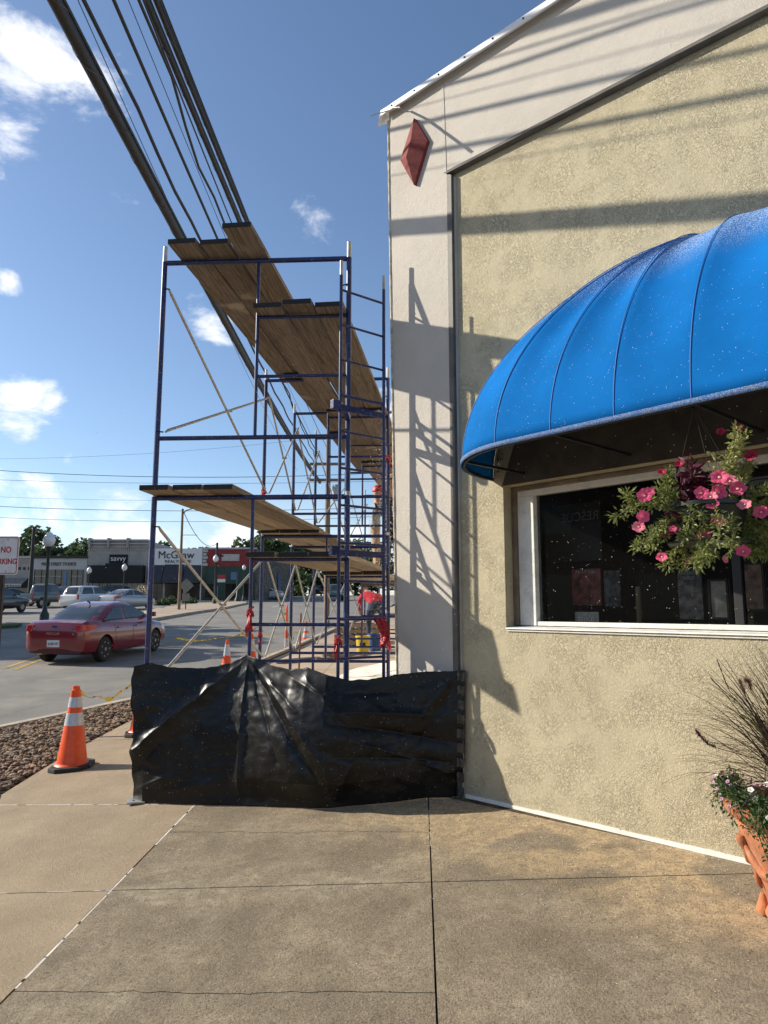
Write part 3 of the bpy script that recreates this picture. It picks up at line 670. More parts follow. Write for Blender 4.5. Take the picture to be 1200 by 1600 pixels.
# grit gathers where the cloth lies flat
t = M_AWN.node_tree; pb = t.nodes['Principled BSDF']; src = pb.inputs['Base Color'].links[0].from_socket
g = N(t, 'ShaderNodeNewGeometry'); sp = N(t, 'ShaderNodeSeparateXYZ'); t.links.new(g.outputs['Position'], sp.inputs[0]); nn = N(t, 'ShaderNodeTexNoise'); nn.inputs['Scale'].default_value = 260; nn.inputs['Detail'].default_value = 3; t.links.new(g.outputs['Position'], nn.inputs['Vector'])
gr = fmath(t, 'MULTIPLY', remap(t, sp.outputs['Z'], 3.02, 3.40), remap(t, nn.outputs['Fac'], .50, .64)); mx = N(t, 'ShaderNodeMixRGB'); t.links.new(gr, mx.inputs[0]); t.links.new(src, mx.inputs[1]); mx.inputs[2].default_value = (.72, .76, .80, 1); t.links.new(mx.outputs[0], pb.inputs['Base Color'])
aw = m.build('canopy', M_AWN, A, smooth=0, fix=False)
md = aw.modifiers.new('thick', 'SOLIDIFY'); md.thickness = .003; md.offset = -1
# seams along the ribs
M_SEAM = mat('awning_seam', (.005, .115, .37), .65, var=.05)
for sb in [-2.78]+ribs:
    ob = AP*math.cos(math.asin(max(-1, min(1, (s0+aend-sb)/aend)))) if sb < s0+aend else AP
    st = max(sb, sc); m = MB(); pts = []
    for j in range(26):
        ph = j/25*math.pi/2; c = math.cos(ph)**pz; pts.append(wp(st+(sb-st)*c, ob*c+.001, zb+Hh*math.sin(ph)+.001))
    m.tube(pts, .0026, 5); m.build('seam', M_SEAM, A, smooth=60)
# hem, caked with grit
m = MB()
for (sb, ob) in bot:
    m.v += [tuple(wp(sb, ob+.003, zb-.012)), tuple(wp(sb, ob+.0035, zb+.014))]
for i in range(len(bot)-1): m.f.append((2*i, 2*i+2, 2*i+3, 2*i+1))
hm = mat('awning_hem', (.012, .11, .36), .8, var=.2, vs_=20, dirt=((.27,.265,.235), 190, .46, .62), bump=.005, bs=200)
he = m.build('hem', hm, A, smooth=0, fix=False); md = he.modifiers.new('thick', 'SOLIDIFY'); md.thickness = .006; md.offset = 1
# dark board standing in for the shaded recess above the window, under the awning
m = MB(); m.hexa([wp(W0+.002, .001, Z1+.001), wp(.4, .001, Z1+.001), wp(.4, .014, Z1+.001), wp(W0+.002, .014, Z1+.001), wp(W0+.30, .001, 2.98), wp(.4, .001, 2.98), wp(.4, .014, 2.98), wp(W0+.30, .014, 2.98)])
m.build('header_shade_board', mat('header_shade_brown', (.055, .043, .033), .85, var=.25, vs_=8, speck=[(70, .3, .06)]), B)
# pipe frame under the cloth
m = MB(); m.tube([wp(sb, max(.0, ob-.02), zb-.004) for sb, ob in bot[::3]], .010, 6); m.build('frame_pipe', M_BLACK, A, smooth=60)
for sb in (-2.78, -2.03, -1.31, -.60):
    ob = AP*math.cos(math.asin((s0+aend-sb)/aend)) if sb < s0+aend else AP
    m = MB(); m.bar(wp(sb, .0, zb+.0), wp(sb, ob-.02, zb), .016, .016); m.build('arm', M_BLACK, A)
for zz in (zb+.04, zb+.12):
    m = MB(); m.bar(wp(-2.99, .02, zz), wp(-2.72, .32, zz), .012, .012); m.build('arm', M_BLACK, A)
# ================================================================== SCAFFOLD
LP = Vector((-1.8078, 5.4825, 0)); RP = Vector((-.2836, 5.402, 0)); EX = (RP-LP).normalized(); FW = (RP-LP).length
DV = Vector((DVX, 1, 0)).normalized()
BAYS = [0, 3.05, 4.57, 6.1, 9.15, 12.2, 15.25]
ZL, ZU = .3885, 2.349
def frame_mesh_parts(root):
    o = Vector((0,0,0)); R = .0215
    def tb(name, a, b, r, mt=M_BLUEPIPE, n=12): m = MB(); m.tube([a, b], r, n); return m.build(name, mt, root, smooth=50)
    X = EX; Z = Vector((0, 0, 1)); inn = X*(FW*.515)
    tb('leg', o, Z*1.925, R); tb('leg', X*FW, X*FW+Z*1.925, R)
    tb('header', X*R+Z*1.917, X*(FW-R)+Z*1.917, R*.95)
    tb('full_bar', X*R+Z*.437, X*(FW-R)+Z*.437, R*.85)
    tb('inner_post', inn+Z*.45, inn+Z*1.90, .0145)
    for z in (.935, 1.428): tb('rung', inn+X*.012+Z*z, X*(FW-R)+Z*z, .0135)
    for x in (0, FW):
        c = X*x; tb('coupling_pin', c+Z*1.9, c+Z*2.06, .0175, M_GALV)
    for z in (.49, 1.69):
        for x, s in ((0, 1), (FW, 1)):
            tb('brace_pin', X*x-DV*.02+X*.0+Z*z, X*x+Z*z+X*(.05 if x == 0 else -.05), .006, M_BLACK, 6)
first = thing('scaffold_tower', 'x', 'scaffold', (0, 0, 0), 0, 'blue scaffold frames', world=False)
frame_mesh_parts(first)
order = ['nearest', 'second', 'third', 'fourth', 'fifth', 'sixth', 'seventh']
lowers = []
for i, L in enumerate(BAYS):
    for lev, z0 in (('lower', ZL), ('upper', ZU)):
        if lev == 'upper' and i > 5: continue
        f = first if (i == 0 and lev == 'lower') else part_tree_copy(first)
        p = LP+DV*L; f.location = (p.x, p.y, z0)
        f['label'] = f'{lev} blue steel scaffold frame, {order[i]} along the pavement from the tarp'
        if lev == 'lower': lowers.append((f, p))
for f, p in lowers:
    BASE[f.name] = Vector((p.x, p.y, ZL))
    for x in (0, FW):
        q = p+EX*x; g0 = gz(q.x, q.y)
        m = MB(); m.tube([(q.x, q.y, g0+.01), (q.x, q.y, ZL+.1)], .017, 8); j = m.build('screw_jack', M_GALV, f, smooth=50)
        m = MB(); m.box((q.x, q.y, g0+.006), (.15, .15, .01), .1); m.build('base_plate', M_GALV, j)
# cross braces on the street side
def brace(i, j, z0, label):
    a = LP+DV*BAYS[i]+EX*.045; b = LP+DV*BAYS[j]+EX*.045; t = thing('cross_brace', label, 'brace', (a.x, a.y, z0), 0, 'galvanised cross braces')
    up, lo = z0+1.69, z0+.49
    for (za, zb2, off) in ((up, lo, 0.), (lo, up, .022)):
        m = MB(); o = EX*off; m.tube([a+o+Vector((0, 0, za)), a+o+DV*.04+Vector((0, 0, za+(zb2-za)*.02)), b+o-DV*.04+Vector((0, 0, zb2)), b+o+Vector((0, 0, zb2))], .0125, 8, rs=[.008, .0125, .0125, .008]); m.build('brace_tube', M_GALV, t, smooth=50)
    m = MB(); c = (a+b)/2+Vector((0, 0, (up+lo)/2)); m.tube([c-EX*.02, c+EX*.045], .009, 8); m.build('pivot_bolt', M_GALV, t)
for k in range(5):
    brace(k, k+1, ZU, f'upper galvanised X brace on the street side, bay {["one", "two", "three", "four", "five"][k]} from the tarp')
    brace(k, k+1, ZL, f'lower galvanised X brace on the street side, bay {["one", "two", "three", "four", "five"][k]} from the tarp')

# planks
def woodmat(name, col, dark):
    mm = bpy.data.materials.new(name); mm.use_nodes = True; t = mm.node_tree; b = t.nodes['Principled BSDF']; b.inputs['Roughness'].default_value = .8; b.inputs['Specular IOR Level'].default_value = .25
    tcn = N(t, 'ShaderNodeTexCoord'); oi = N(t, 'ShaderNodeObjectInfo'); ad = N(t, 'ShaderNodeVectorMath', operation='ADD'); t.links.new(tcn.outputs['Object'], ad.inputs[0])
    cb = N(t, 'ShaderNodeCombineXYZ'); t.links.new(fmath(t, 'MULTIPLY', oi.outputs['Random'], 37.), cb.inputs[0]); t.links.new(fmath(t, 'MULTIPLY', oi.outputs['Random'], 91.), cb.inputs[1]); t.links.new(cb.outputs[0], ad.inputs[1])
    mpn = N(t, 'ShaderNodeMapping'); mpn.inputs['Scale'].default_value = (9, .55, 9); t.links.new(ad.outputs[0], mpn.inputs[0])
    n1 = N(t, 'ShaderNodeTexNoise'); n1.inputs['Scale'].default_value = 1.5; n1.inputs['Detail'].default_value = 3; n1.inputs['Distortion'].default_value = .5; t.links.new(mpn.outputs[0], n1.inputs['Vector'])
    sn = fmath(t, 'SINE', fmath(t, 'MULTIPLY', n1.outputs['Fac'], 62.)); gr = remap(t, sn, -.4, 1.)
    mp2 = N(t, 'ShaderNodeMapping'); mp2.inputs['Scale'].default_value = (70, 1.6, 70); t.links.new(ad.outputs[0], mp2.inputs[0]); n2 = N(t, 'ShaderNodeTexNoise'); n2.inputs['Scale'].default_value = 1.; n2.inputs['Detail'].default_value = 5; t.links.new(mp2.outputs[0], n2.inputs['Vector'])
    n3 = N(t, 'ShaderNodeTexNoise'); n3.inputs['Scale'].default_value = 2.2; n3.inputs['Detail'].default_value = 7; t.links.new(ad.outputs[0], n3.inputs['Vector'])
    m1 = N(t, 'ShaderNodeMixRGB'); m1.inputs[1].default_value = (*col, 1); m1.inputs[2].default_value = (*dark, 1); t.links.new(fmath(t, 'MULTIPLY', gr, .55), m1.inputs[0])
    m2 = N(t, 'ShaderNodeMixRGB', blend_type='MULTIPLY'); t.links.new(m1.outputs[0], m2.inputs[1]); m2.inputs[2].default_value = (.55, .5, .45, 1); t.links.new(remap(t, n2.outputs['Fac'], .42, .72), m2.inputs[0])
    m3 = N(t, 'ShaderNodeMixRGB'); t.links.new(m2.outputs[0], m3.inputs[1]); m3.inputs[2].default_value = (.42, .36, .28, 1); t.links.new(fmath(t, 'MULTIPLY', remap(t, n3.outputs['Fac'], .60, .72), .7), m3.inputs[0])
    hs = N(t, 'ShaderNodeHueSaturation'); t.links.new(m3.outputs[0], hs.inputs['Color']); t.links.new(remap(t, oi.outputs['Random'], 0, 1, .75, 1.25, False), hs.inputs['Value'])
    t.links.new(hs.outputs[0], b.inputs['Base Color'])
    bn = N(t, 'ShaderNodeBump'); bn.inputs['Distance'].default_value = .002; t.links.new(n2.outputs['Fac'], bn.inputs['Height']); t.links.new(bn.outputs[0], b.inputs['Normal']); return mm
M_WOOD = woodmat('plank_wood', (.215, .168, .124), (.105, .078, .056)); M_WOODEND = mat('plank_end', (.018, .017, .018), .8, var=.3, vs_=30); M_WOODLT = woodmat('plank_wood_pale', (.36, .29, .21), (.22, .165, .115))
PW, PT = .232, .042
ang = math.atan2(-DV.x, DV.y)
def plank(L0, L1, x, z0, z1, label, mt=None, w=PW, group='scaffold planks', skew=0.):
    a = LP+DV*L0+EX*(x+w/2)+Vector((0, 0, z0+PT/2)); b = LP+DV*L1+EX*(x+w/2+skew)+Vector((0, 0, z1+PT/2)); d = b-a; Ln = d.length
    t = thing('scaffold_plank', label, 'plank', tuple(a), 0, group, world=False)
    t.rotation_euler = d.to_track_quat('Y', 'Z').to_euler()
    m = MB(); r = random.Random(label); n = 12; bow = r.uniform(-.006, .006)
    c = .03; xs_ = [(-w/2, .03), (-w/2+c, 0), (w/2-c, 0), (w/2, .03)]
    pr = [(-w/2, -PT/2), (w/2, -PT/2), (w/2, PT/2), (-w/2, PT/2)]
    for k in range(n+1):
        y = Ln*k/n; ww = 1 if 0 < k < n else .97
        for (px_, pz_) in pr: m.v.append((px_*ww, y, pz_+bow*math.sin(math.pi*k/n)*3))
    for k in range(n):
        for j in range(4): q = k*4+j; m.f.append((q, k*4+(j+1) % 4, k*4+4+(j+1) % 4, q+4))
    m.f += [(3, 2, 1, 0), tuple(n*4+j for j in range(4))]
    m.build('board', mt or M_WOOD, t, bevel=.006)
    m = MB(); e = .004
    m.add([(-w/2*.96, -e, -PT/2*.9), (w/2*.96, -e, -PT/2*.9), (w/2*.96, -e, PT/2*.9), (-w/2*.96, -e, PT/2*.9), (-w/2*.96, .0, -PT/2*.9), (w/2*.96, .0, -PT/2*.9), (w/2*.96, .0, PT/2*.9), (-w/2*.96, .0, PT/2*.9)], [(0, 1, 2, 3), (0, 1, 5, 4), (1, 2, 6, 5), (2, 3, 7, 6), (3, 0, 4, 7)])
    m.build('painted_end', M_WOODEND, t)
    return t
zT = ZU+1.917+.0215; z2 = ZU+1.428+.014; z3 = ZL+1.917+.0215; z4 = ZL+1.428+.014
nm3 = ['left', 'middle', 'right']
for k in range(3): plank((-.27, -.24, -.46)[k], (3.35, 3.42, 3.3)[k], .130+k*(PW+.014)+(.0, .0, .006)[k], zT+(.0, .004, .010)[k], zT+(.045, .052, .047)[k], f'{nm3[k]} plank of the top deck at the near end')
for k in range(2): plank(2.95, 6.4, .24+k*(PW+.008), zT, zT+.045, f'{nm3[k*2]} plank of the top deck past the second frame')
for k in range(2): plank(5.9, 9.5, .24+k*(PW+.008), zT, zT+.045, f'{nm3[k*2]} plank of the top deck past the fourth frame')
for k in range(3): plank((-.16, -.20, -.15)[k], 3.3, .790+k*(PW+.012), z2+(0, .006, 0)[k], z2+.045, f'{nm3[k]} plank of the second deck beside the ladder')
for k in range(2): plank(2.82, 6.4, .80+k*(.36+.012), z2, z2+.045, f'wide {nm3[k*2]} plank of the second deck past the second frame', w=.355)
for k in range(3): plank(5.9, 9.5, .79+k*(PW+.006), z2, z2+.045, f'{nm3[k]} plank of the second deck past the fourth frame')
for k in range(3): plank(9.0, 12.5, .79+k*(PW+.006), z2, z2+.045, f'{nm3[k]} plank of the second deck past the fifth frame')
for k in range(3): plank((-.25, -.22, -.24)[k], 3.3, -.015+k*(PW+.012), z3+(0, .005, .002)[k], z3+.045, f'{nm3[k]} plank of the third deck jutting over the tarp', M_WOODLT)
for k in range(3): plank(2.85, 6.4, .03+k*(PW+.005), z3, z3+.045, f'{nm3[k]} plank of the third deck past the second frame', M_WOODLT)
for k in range(3): plank((-.10, -.06, -.10)[k], 3.3, .765+k*(PW+.01), z4, z4+.045, f'{nm3[k]} plank of the lowest deck behind the ladder', M_WOODLT)
for k in range(3): plank(2.85, 6.4, .78+k*(PW+.006), z4, z4+.045, f'{nm3[k]} plank of the lowest deck past the second frame', M_WOODLT)
for k in range(3): plank(5.9, 9.5, .78+k*(PW+.006), z4, z4+.045, f'{nm3[k]} plank of the lowest deck past the fourth frame', M_WOODLT)

# access ladder
lr = Vector((-.3255, 5.088, 0)); rr_ = Vector((-.0023, 5.3377, 0)); lx = (rr_-lr).normalized()
T = thing('access_ladder', 'narrow blue access ladder clamped to the near scaffold frame', 'ladder', (lr.x, lr.y, gz(lr.x, lr.y)))
for p in (lr, rr_):
    m = MB(); m.tube([(p.x, p.y, .42), (p.x, p.y, 3.97)], .0125, 10); rl = m.build('rail', M_BLUEPIPE, T, smooth=50)
    m = MB(); m.tube([(p.x, p.y, 3.96), (p.x, p.y, 4.085)], .0115, 10); m.build('coupling_pin', M_GALV, rl, smooth=50)
for k in range(13):
    z = 3.851-k*.276
    m = MB(); m.tube([lr+lx*.01+Vector((0, 0, z)), rr_-lx*.01+Vector((0, 0, z))], .0095 if k != 3 else .013, 8); m.build('rung', M_BLUEPIPE, T, smooth=50)
for z in (2.93, 1.845):
    m = MB(); a = lr-lx*.02+Vector((0, 0, z)); b = rr_+Vector((0, 0, z)); m.bar(a, b, .012, .045); bk = m.build('bracket', M_BLUEPIPE, T)
    m = MB(); c = RP+Vector((0, 0, z)); m.bar(a+lx*.06, c, .04, .04); m.build('clamp_arm', M_BLUEPIPE, bk)
    m = MB(); m.box(a-lx*.02+Vector((0, 0, .01)), (.07, .05, .07), .6); m.build('clamp', M_BLUEPIPE, bk, bevel=.006)
    for q in (a+lx*.03, b-lx*.05):
        m = MB(); m.lathe([(.011, -.02), (.011, .0), (.008, .006)], q+Vector((0, -.01, .03)), 8, M=Matrix.Rotation(math.pi/2, 3, 'X')); m.build('bolt', M_GALV, bk)

# red flagging tied to posts
def flagging(p, n, spread, ln, label, w=.013, thick=.75):
    t = thing('red_flagging', label, 'flagging', tuple(p), 0, 'red flagging tied to the scaffold'); r = random.Random(label); p = vec(p)
    m = MB()
    pts = [p+Vector((math.cos(a)*.03*thick, math.sin(a)*.03*thick, .012*math.sin(a*1.7)+.03*(a/6.3-.5))) for a in np.linspace(0, 12.6, 30)]
    m.tube(pts, .012*thick, 5); m.build('knot', M_RUST, t)
    for k in range(n):
        d = Vector((r.uniform(-1, 1)*spread, r.uniform(-1, -.2)*.05, -r.uniform(.5, 1)*ln)); m = MB(); q = p+Vector((0, -.03*thick, 0)); ww = w*r.uniform(.7, 1.4)
        tw = r.uniform(0, 3)
        def fn(u, v): a = tw+u*2.5; return q+d*u+Vector((math.cos(a)*(v-.5)*ww*2, math.sin(a)*(v-.5)*ww*2-.03*math.sin(u*3), .02*math.sin(u*6+k)))
        m.grid(8, 3, fn); m.build('streamer', M_RUST, t, smooth=0, fix=False)
inn1 = LP+EX*(FW*.515)
flagging((inn1.x, inn1.y, 1.40), 4, .03, .20, 'red flagging wrapped on the inner post above the tarp peak', .016, .75)
for k, (x, L, z) in enumerate(((0, 3.05, 1.12), (FW, 3.05, 1.05), (FW, 3.05, 3.25), (0, 3.05, 2.85), (FW, 4.57, 1.3))):
    q = LP+DV*L+EX*x; flagging((q.x, q.y, z), 2, .05, .12, ['red flagging on the street leg of the second frame, low', 'red flagging on the wall-side leg of the second frame, low', 'red tape patch high on the wall-side leg of the second frame', 'red flagging on the street leg of the second frame, at deck height', 'red flagging on the wall-side leg of the third frame'][k])
# thick red cloth hanging on the ladder's far rail
t = thing('red_cloth_wrap', 'crumpled red cloth hanging on the right ladder rail', 'cloth', (rr_.x, rr_.y, 1.3)); m = MB(); r = random.Random(2)
for q in range(4):
    pts = []; rs = []
    for k in range(22):
        u = k/21; pts.append(Vector((rr_.x-.01+.045*math.sin(u*3.0)*(.5+.14*q)-.05*(1-u)*(q % 3 == 0), rr_.y-.035-.012*(q % 3), 1.37-.20*u+r.uniform(-.012, .012)))); rs.append(.011+.009*abs(math.sin(k*1.3+q))+r.uniform(0, .006))
    m.tube(pts, .02, 7, rs=rs)
m.build('cloth', M_RUST, t, smooth=0)
q = lr; flagging((lr.x, lr.y, 1.20), 3, .05, .13, 'small red flagging on the left ladder rail')

# ================================================================== TARP
top_px = [(-14, 0), (0, 1)]
TP = [(209, 1041, 5.36), (234, 1036, 5.40), (270, 1043, 5.40), (320, 1044, 5.39), (360, 1036, 5.38), (376, 1027, 5.37), (386, 1023, 5.36), (400, 1028, 5.30), (425, 1040, 5.21), (455, 1046, 5.12), (480, 1043, 5.06), (510, 1054, 4.98), (545, 1063, 4.95), (580, 1061, 4.96), (620, 1054, 4.98), (665, 1049, 4.97), (700, 1049, 4.94), (724, 1048, 4.92)]
BP = [(209, 1253), (222, 1256), (260, 1257), (320, 1259), (360, 1260), (380, 1260.5), (390, 1261), (405, 1261), (425, 1262), (455, 1263), (480, 1264), (515, 1264), (545, 1261), (580, 1258), (620, 1254), (665, 1248), (700, 1243), (724, 1240)]
tops = [at(x, y, Y) for x, y, Y in TP]; bots = [onS(x, y)+Vector((0, 0, .006)) for x, y in BP]; bots[-2:] = [b_-Vector((.012, .07, .0)) for b_ in bots[-2:]]
creases = [((385, 1030), (214, 1172), 9, .050), ((388, 1030), (372, 1245), 5, .032), ((388, 1032), (520, 1255), 13, -.060), ((400, 1040), (535, 1225), 7, .030), ((385, 1030), (250, 1048), 8, -.022), ((392, 1032), (470, 1110), 5, .022), ((440, 1050), (530, 1100), 7, -.030), ((470, 1050), (545, 1128), 6, .020),
           ((390, 1036), (440, 1190), 6, -.026), ((382, 1034), (300, 1150), 10, -.022), ((530, 1085), (620, 1082), 8, -.022), ((525, 1130), (700, 1160), 8, -.030), ((530, 1112), (690, 1118), 6, .020), ((530, 1182), (705, 1190), 7, -.024), ((560, 1160), (700, 1205), 6, .018), ((708, 1055), (660, 1120), 5, .024), ((708, 1075), (640, 1180), 6, -.018),
           ((212, 1112), (246, 1102), 4, .030), ((214, 1172), (270, 1120), 6, .030), ((214, 1235), (262, 1214), 5, .034), ((214, 1205), (250, 1160), 6, -.028), ((216, 1245), (330, 1225), 6, .016), ((300, 1245), (500, 1250), 6, -.014), ((520, 1255), (560, 1180), 8, .020)]
def seg(p, a, b):
    ax, ay = a; bx, by = b; dx, dy = bx-ax, by-ay; L2 = dx*dx+dy*dy; u = max(0, min(1, ((p[0]-ax)*dx+(p[1]-ay)*dy)/L2)); return math.hypot(p[0]-ax-dx*u, p[1]-ay-dy*u), u
NU, NV = 330, 120; m = MB()
cumx = [p[0] for p in TP]
def lerp_list(lst, u):
    k = u*(len(lst)-1); i = min(int(k), len(lst)-2); f_ = k-i; return lst[i]*(1-f_)+lst[i+1]*f_
xs_ = np.linspace(cumx[0], cumx[-1], NU)
for i in range(NU):
    x = xs_[i]; j = max(0, min(len(TP)-2, int(np.searchsorted(cumx, x)-1))); f_ = (x-cumx[j])/(cumx[j+1]-cumx[j]); f_ = f_*f_*(3-2*f_)*.5+f_*.5
    tp_ = tops[j]*(1-f_)+tops[j+1]*f_; bt_ = bots[j]*(1-f_)+bots[j+1]*f_; py0 = TP[j][1]*(1-f_)+TP[j+1][1]*f_; py1 = BP[j][1]*(1-f_)+BP[j+1][1]*f_; px1 = BP[j][0]*(1-f_)+BP[j+1][0]*f_
    tp_ = tp_+Vector((0, 0, .006*noise.noise(Vector((x*.09, 0, 0)))))
    for k in range(NV):
        v = k/(NV-1); p = tp_*(1-v)+bt_*v; px_ = x*(1-v)+px1*v; py_ = py0*(1-v)+py1*v
        env = min(1, v*6+.15)*min(1, (1-v)*5+.05)
        d = 0
        for a, b, w, amp in creases:
            dist, u = seg((px_, py_), a, b)
            if dist < w*6: d += amp*math.exp(-abs(dist/w)**.95)*(.35+.65*math.sin(math.pi*min(.96, max(.04, u)))**.5)
        nv = Vector((px_*.021, py_*.026, .3)); d += .014*noise.noise(nv)+.006*noise.noise(nv*2.9)+.0016*noise.noise(nv*8.3)+.003*(.35-abs(noise.noise(nv*2.1+Vector((7, 3, 1)))))+.0018*(.35-abs(noise.noise(nv*4.7+Vector((1, 9, 2)))))
        d += math.sin(math.pi*v)**.8*(.03+.14*math.exp(-((px_-480)/80)**2))
        if px_ < 235: d += .014*math.sin(py_*.075+1.3)*(235-px_)/26
        q = p+Vector((-.14, -1, 0))*d*env*.9
        if px_ < 226: q = q+Vector((.010*math.sin(py_*.045+.6)+.006*math.sin(py_*.17), .0, 0))*(226-px_)/17*min(1, (1-v)*8)
        # return fold round the street-side leg
        m.v.append(tuple(q))
for i in range(NU-1):
    for k in range(NV-1): a = i*NV+k; m.f.append((a, a+1, a+NV+1, a+NV))
# wrap-around flap at the street leg
i0v = [Vector(m.v[k]) for k in range(NV)]; base = len(m.v)
for c in range(1, 6):
    for k in range(NV):
        v = k/(NV-1); m.v.append(tuple(i0v[k]+Vector((-.01*c+.004*c*c, .04*c, 0))+Vector((0, 0, -.004*c*math.sin(v*9)))))
for c in range(5):
    for k in range(NV-1):
        a = (base+(c-1)*NV+k) if c else k; b = base+c*NV+k; m.f.append((a, a+1, b+1, b))
t = thing('black_tarp', 'black plastic tarp tied across the foot of the scaffold', 'tarp', (-.6, 5.1, .08))
o = m.build('sheet', M_TARP, t, smooth=0, fix=False)
md = o.modifiers.new('thick', 'SOLIDIFY'); md.thickness = .002; md.offset = -1
# taped batten at the wall end
m = MB(); pa = tops[-1]+Vector((.0, .01, .0)); pb_ = bots[-1]+Vector((0, .01, 0)); m.bar(pa, pb_, .03, .02, up=(0, -1, 0)); m.build('batten', M_BLACK, t)
r = random.Random(3)
for k in range(9):
    u = .04+.92*k/8; p = pa*(1-u)+pb_*u+Vector((-.02, -.045, 0)); m = MB(); w = .03; m.grid(5, 4, lambda a, b: p+Vector(((a-.5)*.05, -.006*math.sin(a*9+k)-.004*b, (b-.5)*.06+.006*math.sin(a*6)))); m.build('tape_strip', mat('tape_grey', (.05, .05, .053), .35, var=.6, vs_=40), t, fix=False)
m = MB(); c = tops[12]; 
# base plate under the street leg
pl = onS(226, 1252); t = thing('base_plate', 'flat steel plate under the left corner of the tarp', 'plate', tuple(pl)); m = MB(); m.box(pl+Vector((-.03, -.02, .010)), (.17, .12, .012), .25); m.build('steel_plate', M_GALV, t, bevel=.002)
for dx in (-.07, .0):
    m = MB(); m.lathe([(.009, 0), (.009, .002)], pl+Vector((dx, -.04, .0162)), 10); m.build('bolt_hole', M_BLACK, t)

# ================================================================== OVERHEAD CABLES
def cable(label, p0, p1, z, r, name='overhead_cable', wig=0., lash=False, group='cables overhead along the pavement', zend=None):
    def hz_(px, py): D = pix_dir(px, py); k = (z-CAM_Z)/D.z; return Vector((D.x*k, D.y*k, z))
    a = hz_(*p0); b = hz_(*p1); d = (b-a); sx = d.x/d.y; t = thing(name, label, 'cable', (a.x, a.y, z), 0, group); pts = []
    for y in np.linspace(-14, 30, 60):
        x = a.x+(y-a.y)*sx; zz = z+.0016*((y-8)**2)-.0016*9
        if wig: x += wig*math.sin(y*2.1); zz += wig*math.cos(y*2.7)
        pts.append((x, y, zz))
    m = MB(); m.tube(pts, r, 8); cb_ = m.build('strand', M_CABLE, t, smooth=0)
    if lash:
        m = MB(); hp = []
        for k in range(900):
            y = -6+34*k/899; x = a.x+(y-a.y)*sx; zz = z+.0016*((y-8)**2)-.0016*9; q = y*9; hp.append((x+math.cos(q)*(r+.002), y, zz+math.sin(q)*(r+.002)))
        m.tube(hp, .0025, 3, cap=False); m.build('lashing_wire', mat('lash', (.12, .11, .10), .4, metal=.6), t)
        m = MB(); m.tube([(x+r*.9, y, zz+r*.7) for x, y, zz in pts], r*.32, 6); m.build('strand', M_CABLE, t, smooth=0)
cable('thickest black cable bundle, leftmost overhead', (85, 0), (284, 375), 6.05, .056, lash=True)
cable('hair-thin wire just right of the thick cable bundle', (122, 0), (288, 370), 6.6, .0045)
cable('wavy medium cable, second dark line right of the thick bundle', (133, 0), (310, 370), 6.75, .021, wig=.012)
cable('straight medium cable midway across the overhead cables', (178, 0), (341, 375), 6.9, .019)
cable('hair-thin wire in the gap right of the middle cable', (201, 0), (349, 362), 7.0, .0045)
cable('twisted cable left of the close pair overhead', (219, 0), (351, 357), 7.1, .017, wig=.03)
cable('thin wire touching the close pair of cables from the left', (224, 0), (364, 353), 7.2, .010)
cable('left cable of the thick close pair overhead', (229, 0), (377, 353), 7.35, .034, lash=True)
cable('right cable of the thick close pair overhead', (244, 0), (388, 353), 7.5, .032, lash=True)
cable('rightmost thin wire overhead', (253, 0), (392, 352), 7.65, .010)
def pole(label, x, y, r, h, mt, name='utility_pole'):
    t = thing(name, label, 'pole', (x, y, rz(x, y)-.05)); m = MB(); z = rz(x, y)-.05; m.tube([(x, y, z), (x, y, z+h)], r, 10, rs=[r, r*.75]); m.build('shaft', mt, t, smooth=50); return t
M_POLE = mat('pole_wood', (.22, .15, .095), .85, var=.3, vs_=3, stretch=(6, 6, .6)); M_POLED = mat('pole_dark', (.03, .028, .027), .8)
tp = pole('wooden utility pole behind the scaffold carrying the overhead cables', -2.42, 30, .13, 8.6, M_POLE)
BASE[tp.name] = tp.location.copy()
for z in (6.9, 7.6):
    m = MB(); m.bar((-3.2, 29.85, z), (-1.5, 29.85, z), .09, .11); m.build('crossarm', M_POLE, tp)
m = MB(); m.lathe([(.16, 6.0), (.17, 6.05), (.17, 6.6), (.13, 6.68)], (-2.05, 29.8, 0), 14); m.build('transformer', M_GALV, tp, smooth=40)
# wires crossing the street in the background
for k, (ya, yb, yc, rr2, yd, lb) in enumerate(((705, 708, 655, .010, 60, 'faint wire rising to the right over the shops'), (729, 745, 738, .022, 52, 'dark sagging cable high over the shops'), (755, 755, 756, .014, 55, 'straight wire under the dark sagging cable'), (778, 782, 776, .010, 60, 'faint straight wire over the shop roofs'), (792, 798, 794, .020, 52, 'dark wire second lowest over the shop roofs'), (808, 815, 806, .015, 55, 'lowest wire spanning over the shop roofs'))):
    a = at(-260, ya-18 if k else ya+6, yd); b = at(240, yb, yd); c = at(760, yc-10, yd); t = thing('utility_wire', lb, 'wire', tuple(a), 0, 'wires across the street'); m = MB(); pts = []
    for u in np.linspace(0, 1, 30):
        pts.append(a*(2*(u-.5)*(u-1))+b*(-4*u*(u-1))+c*(2*u*(u-.5)))
    m.tube(pts, rr2, 5); m.build('strand', M_CABLE, t)

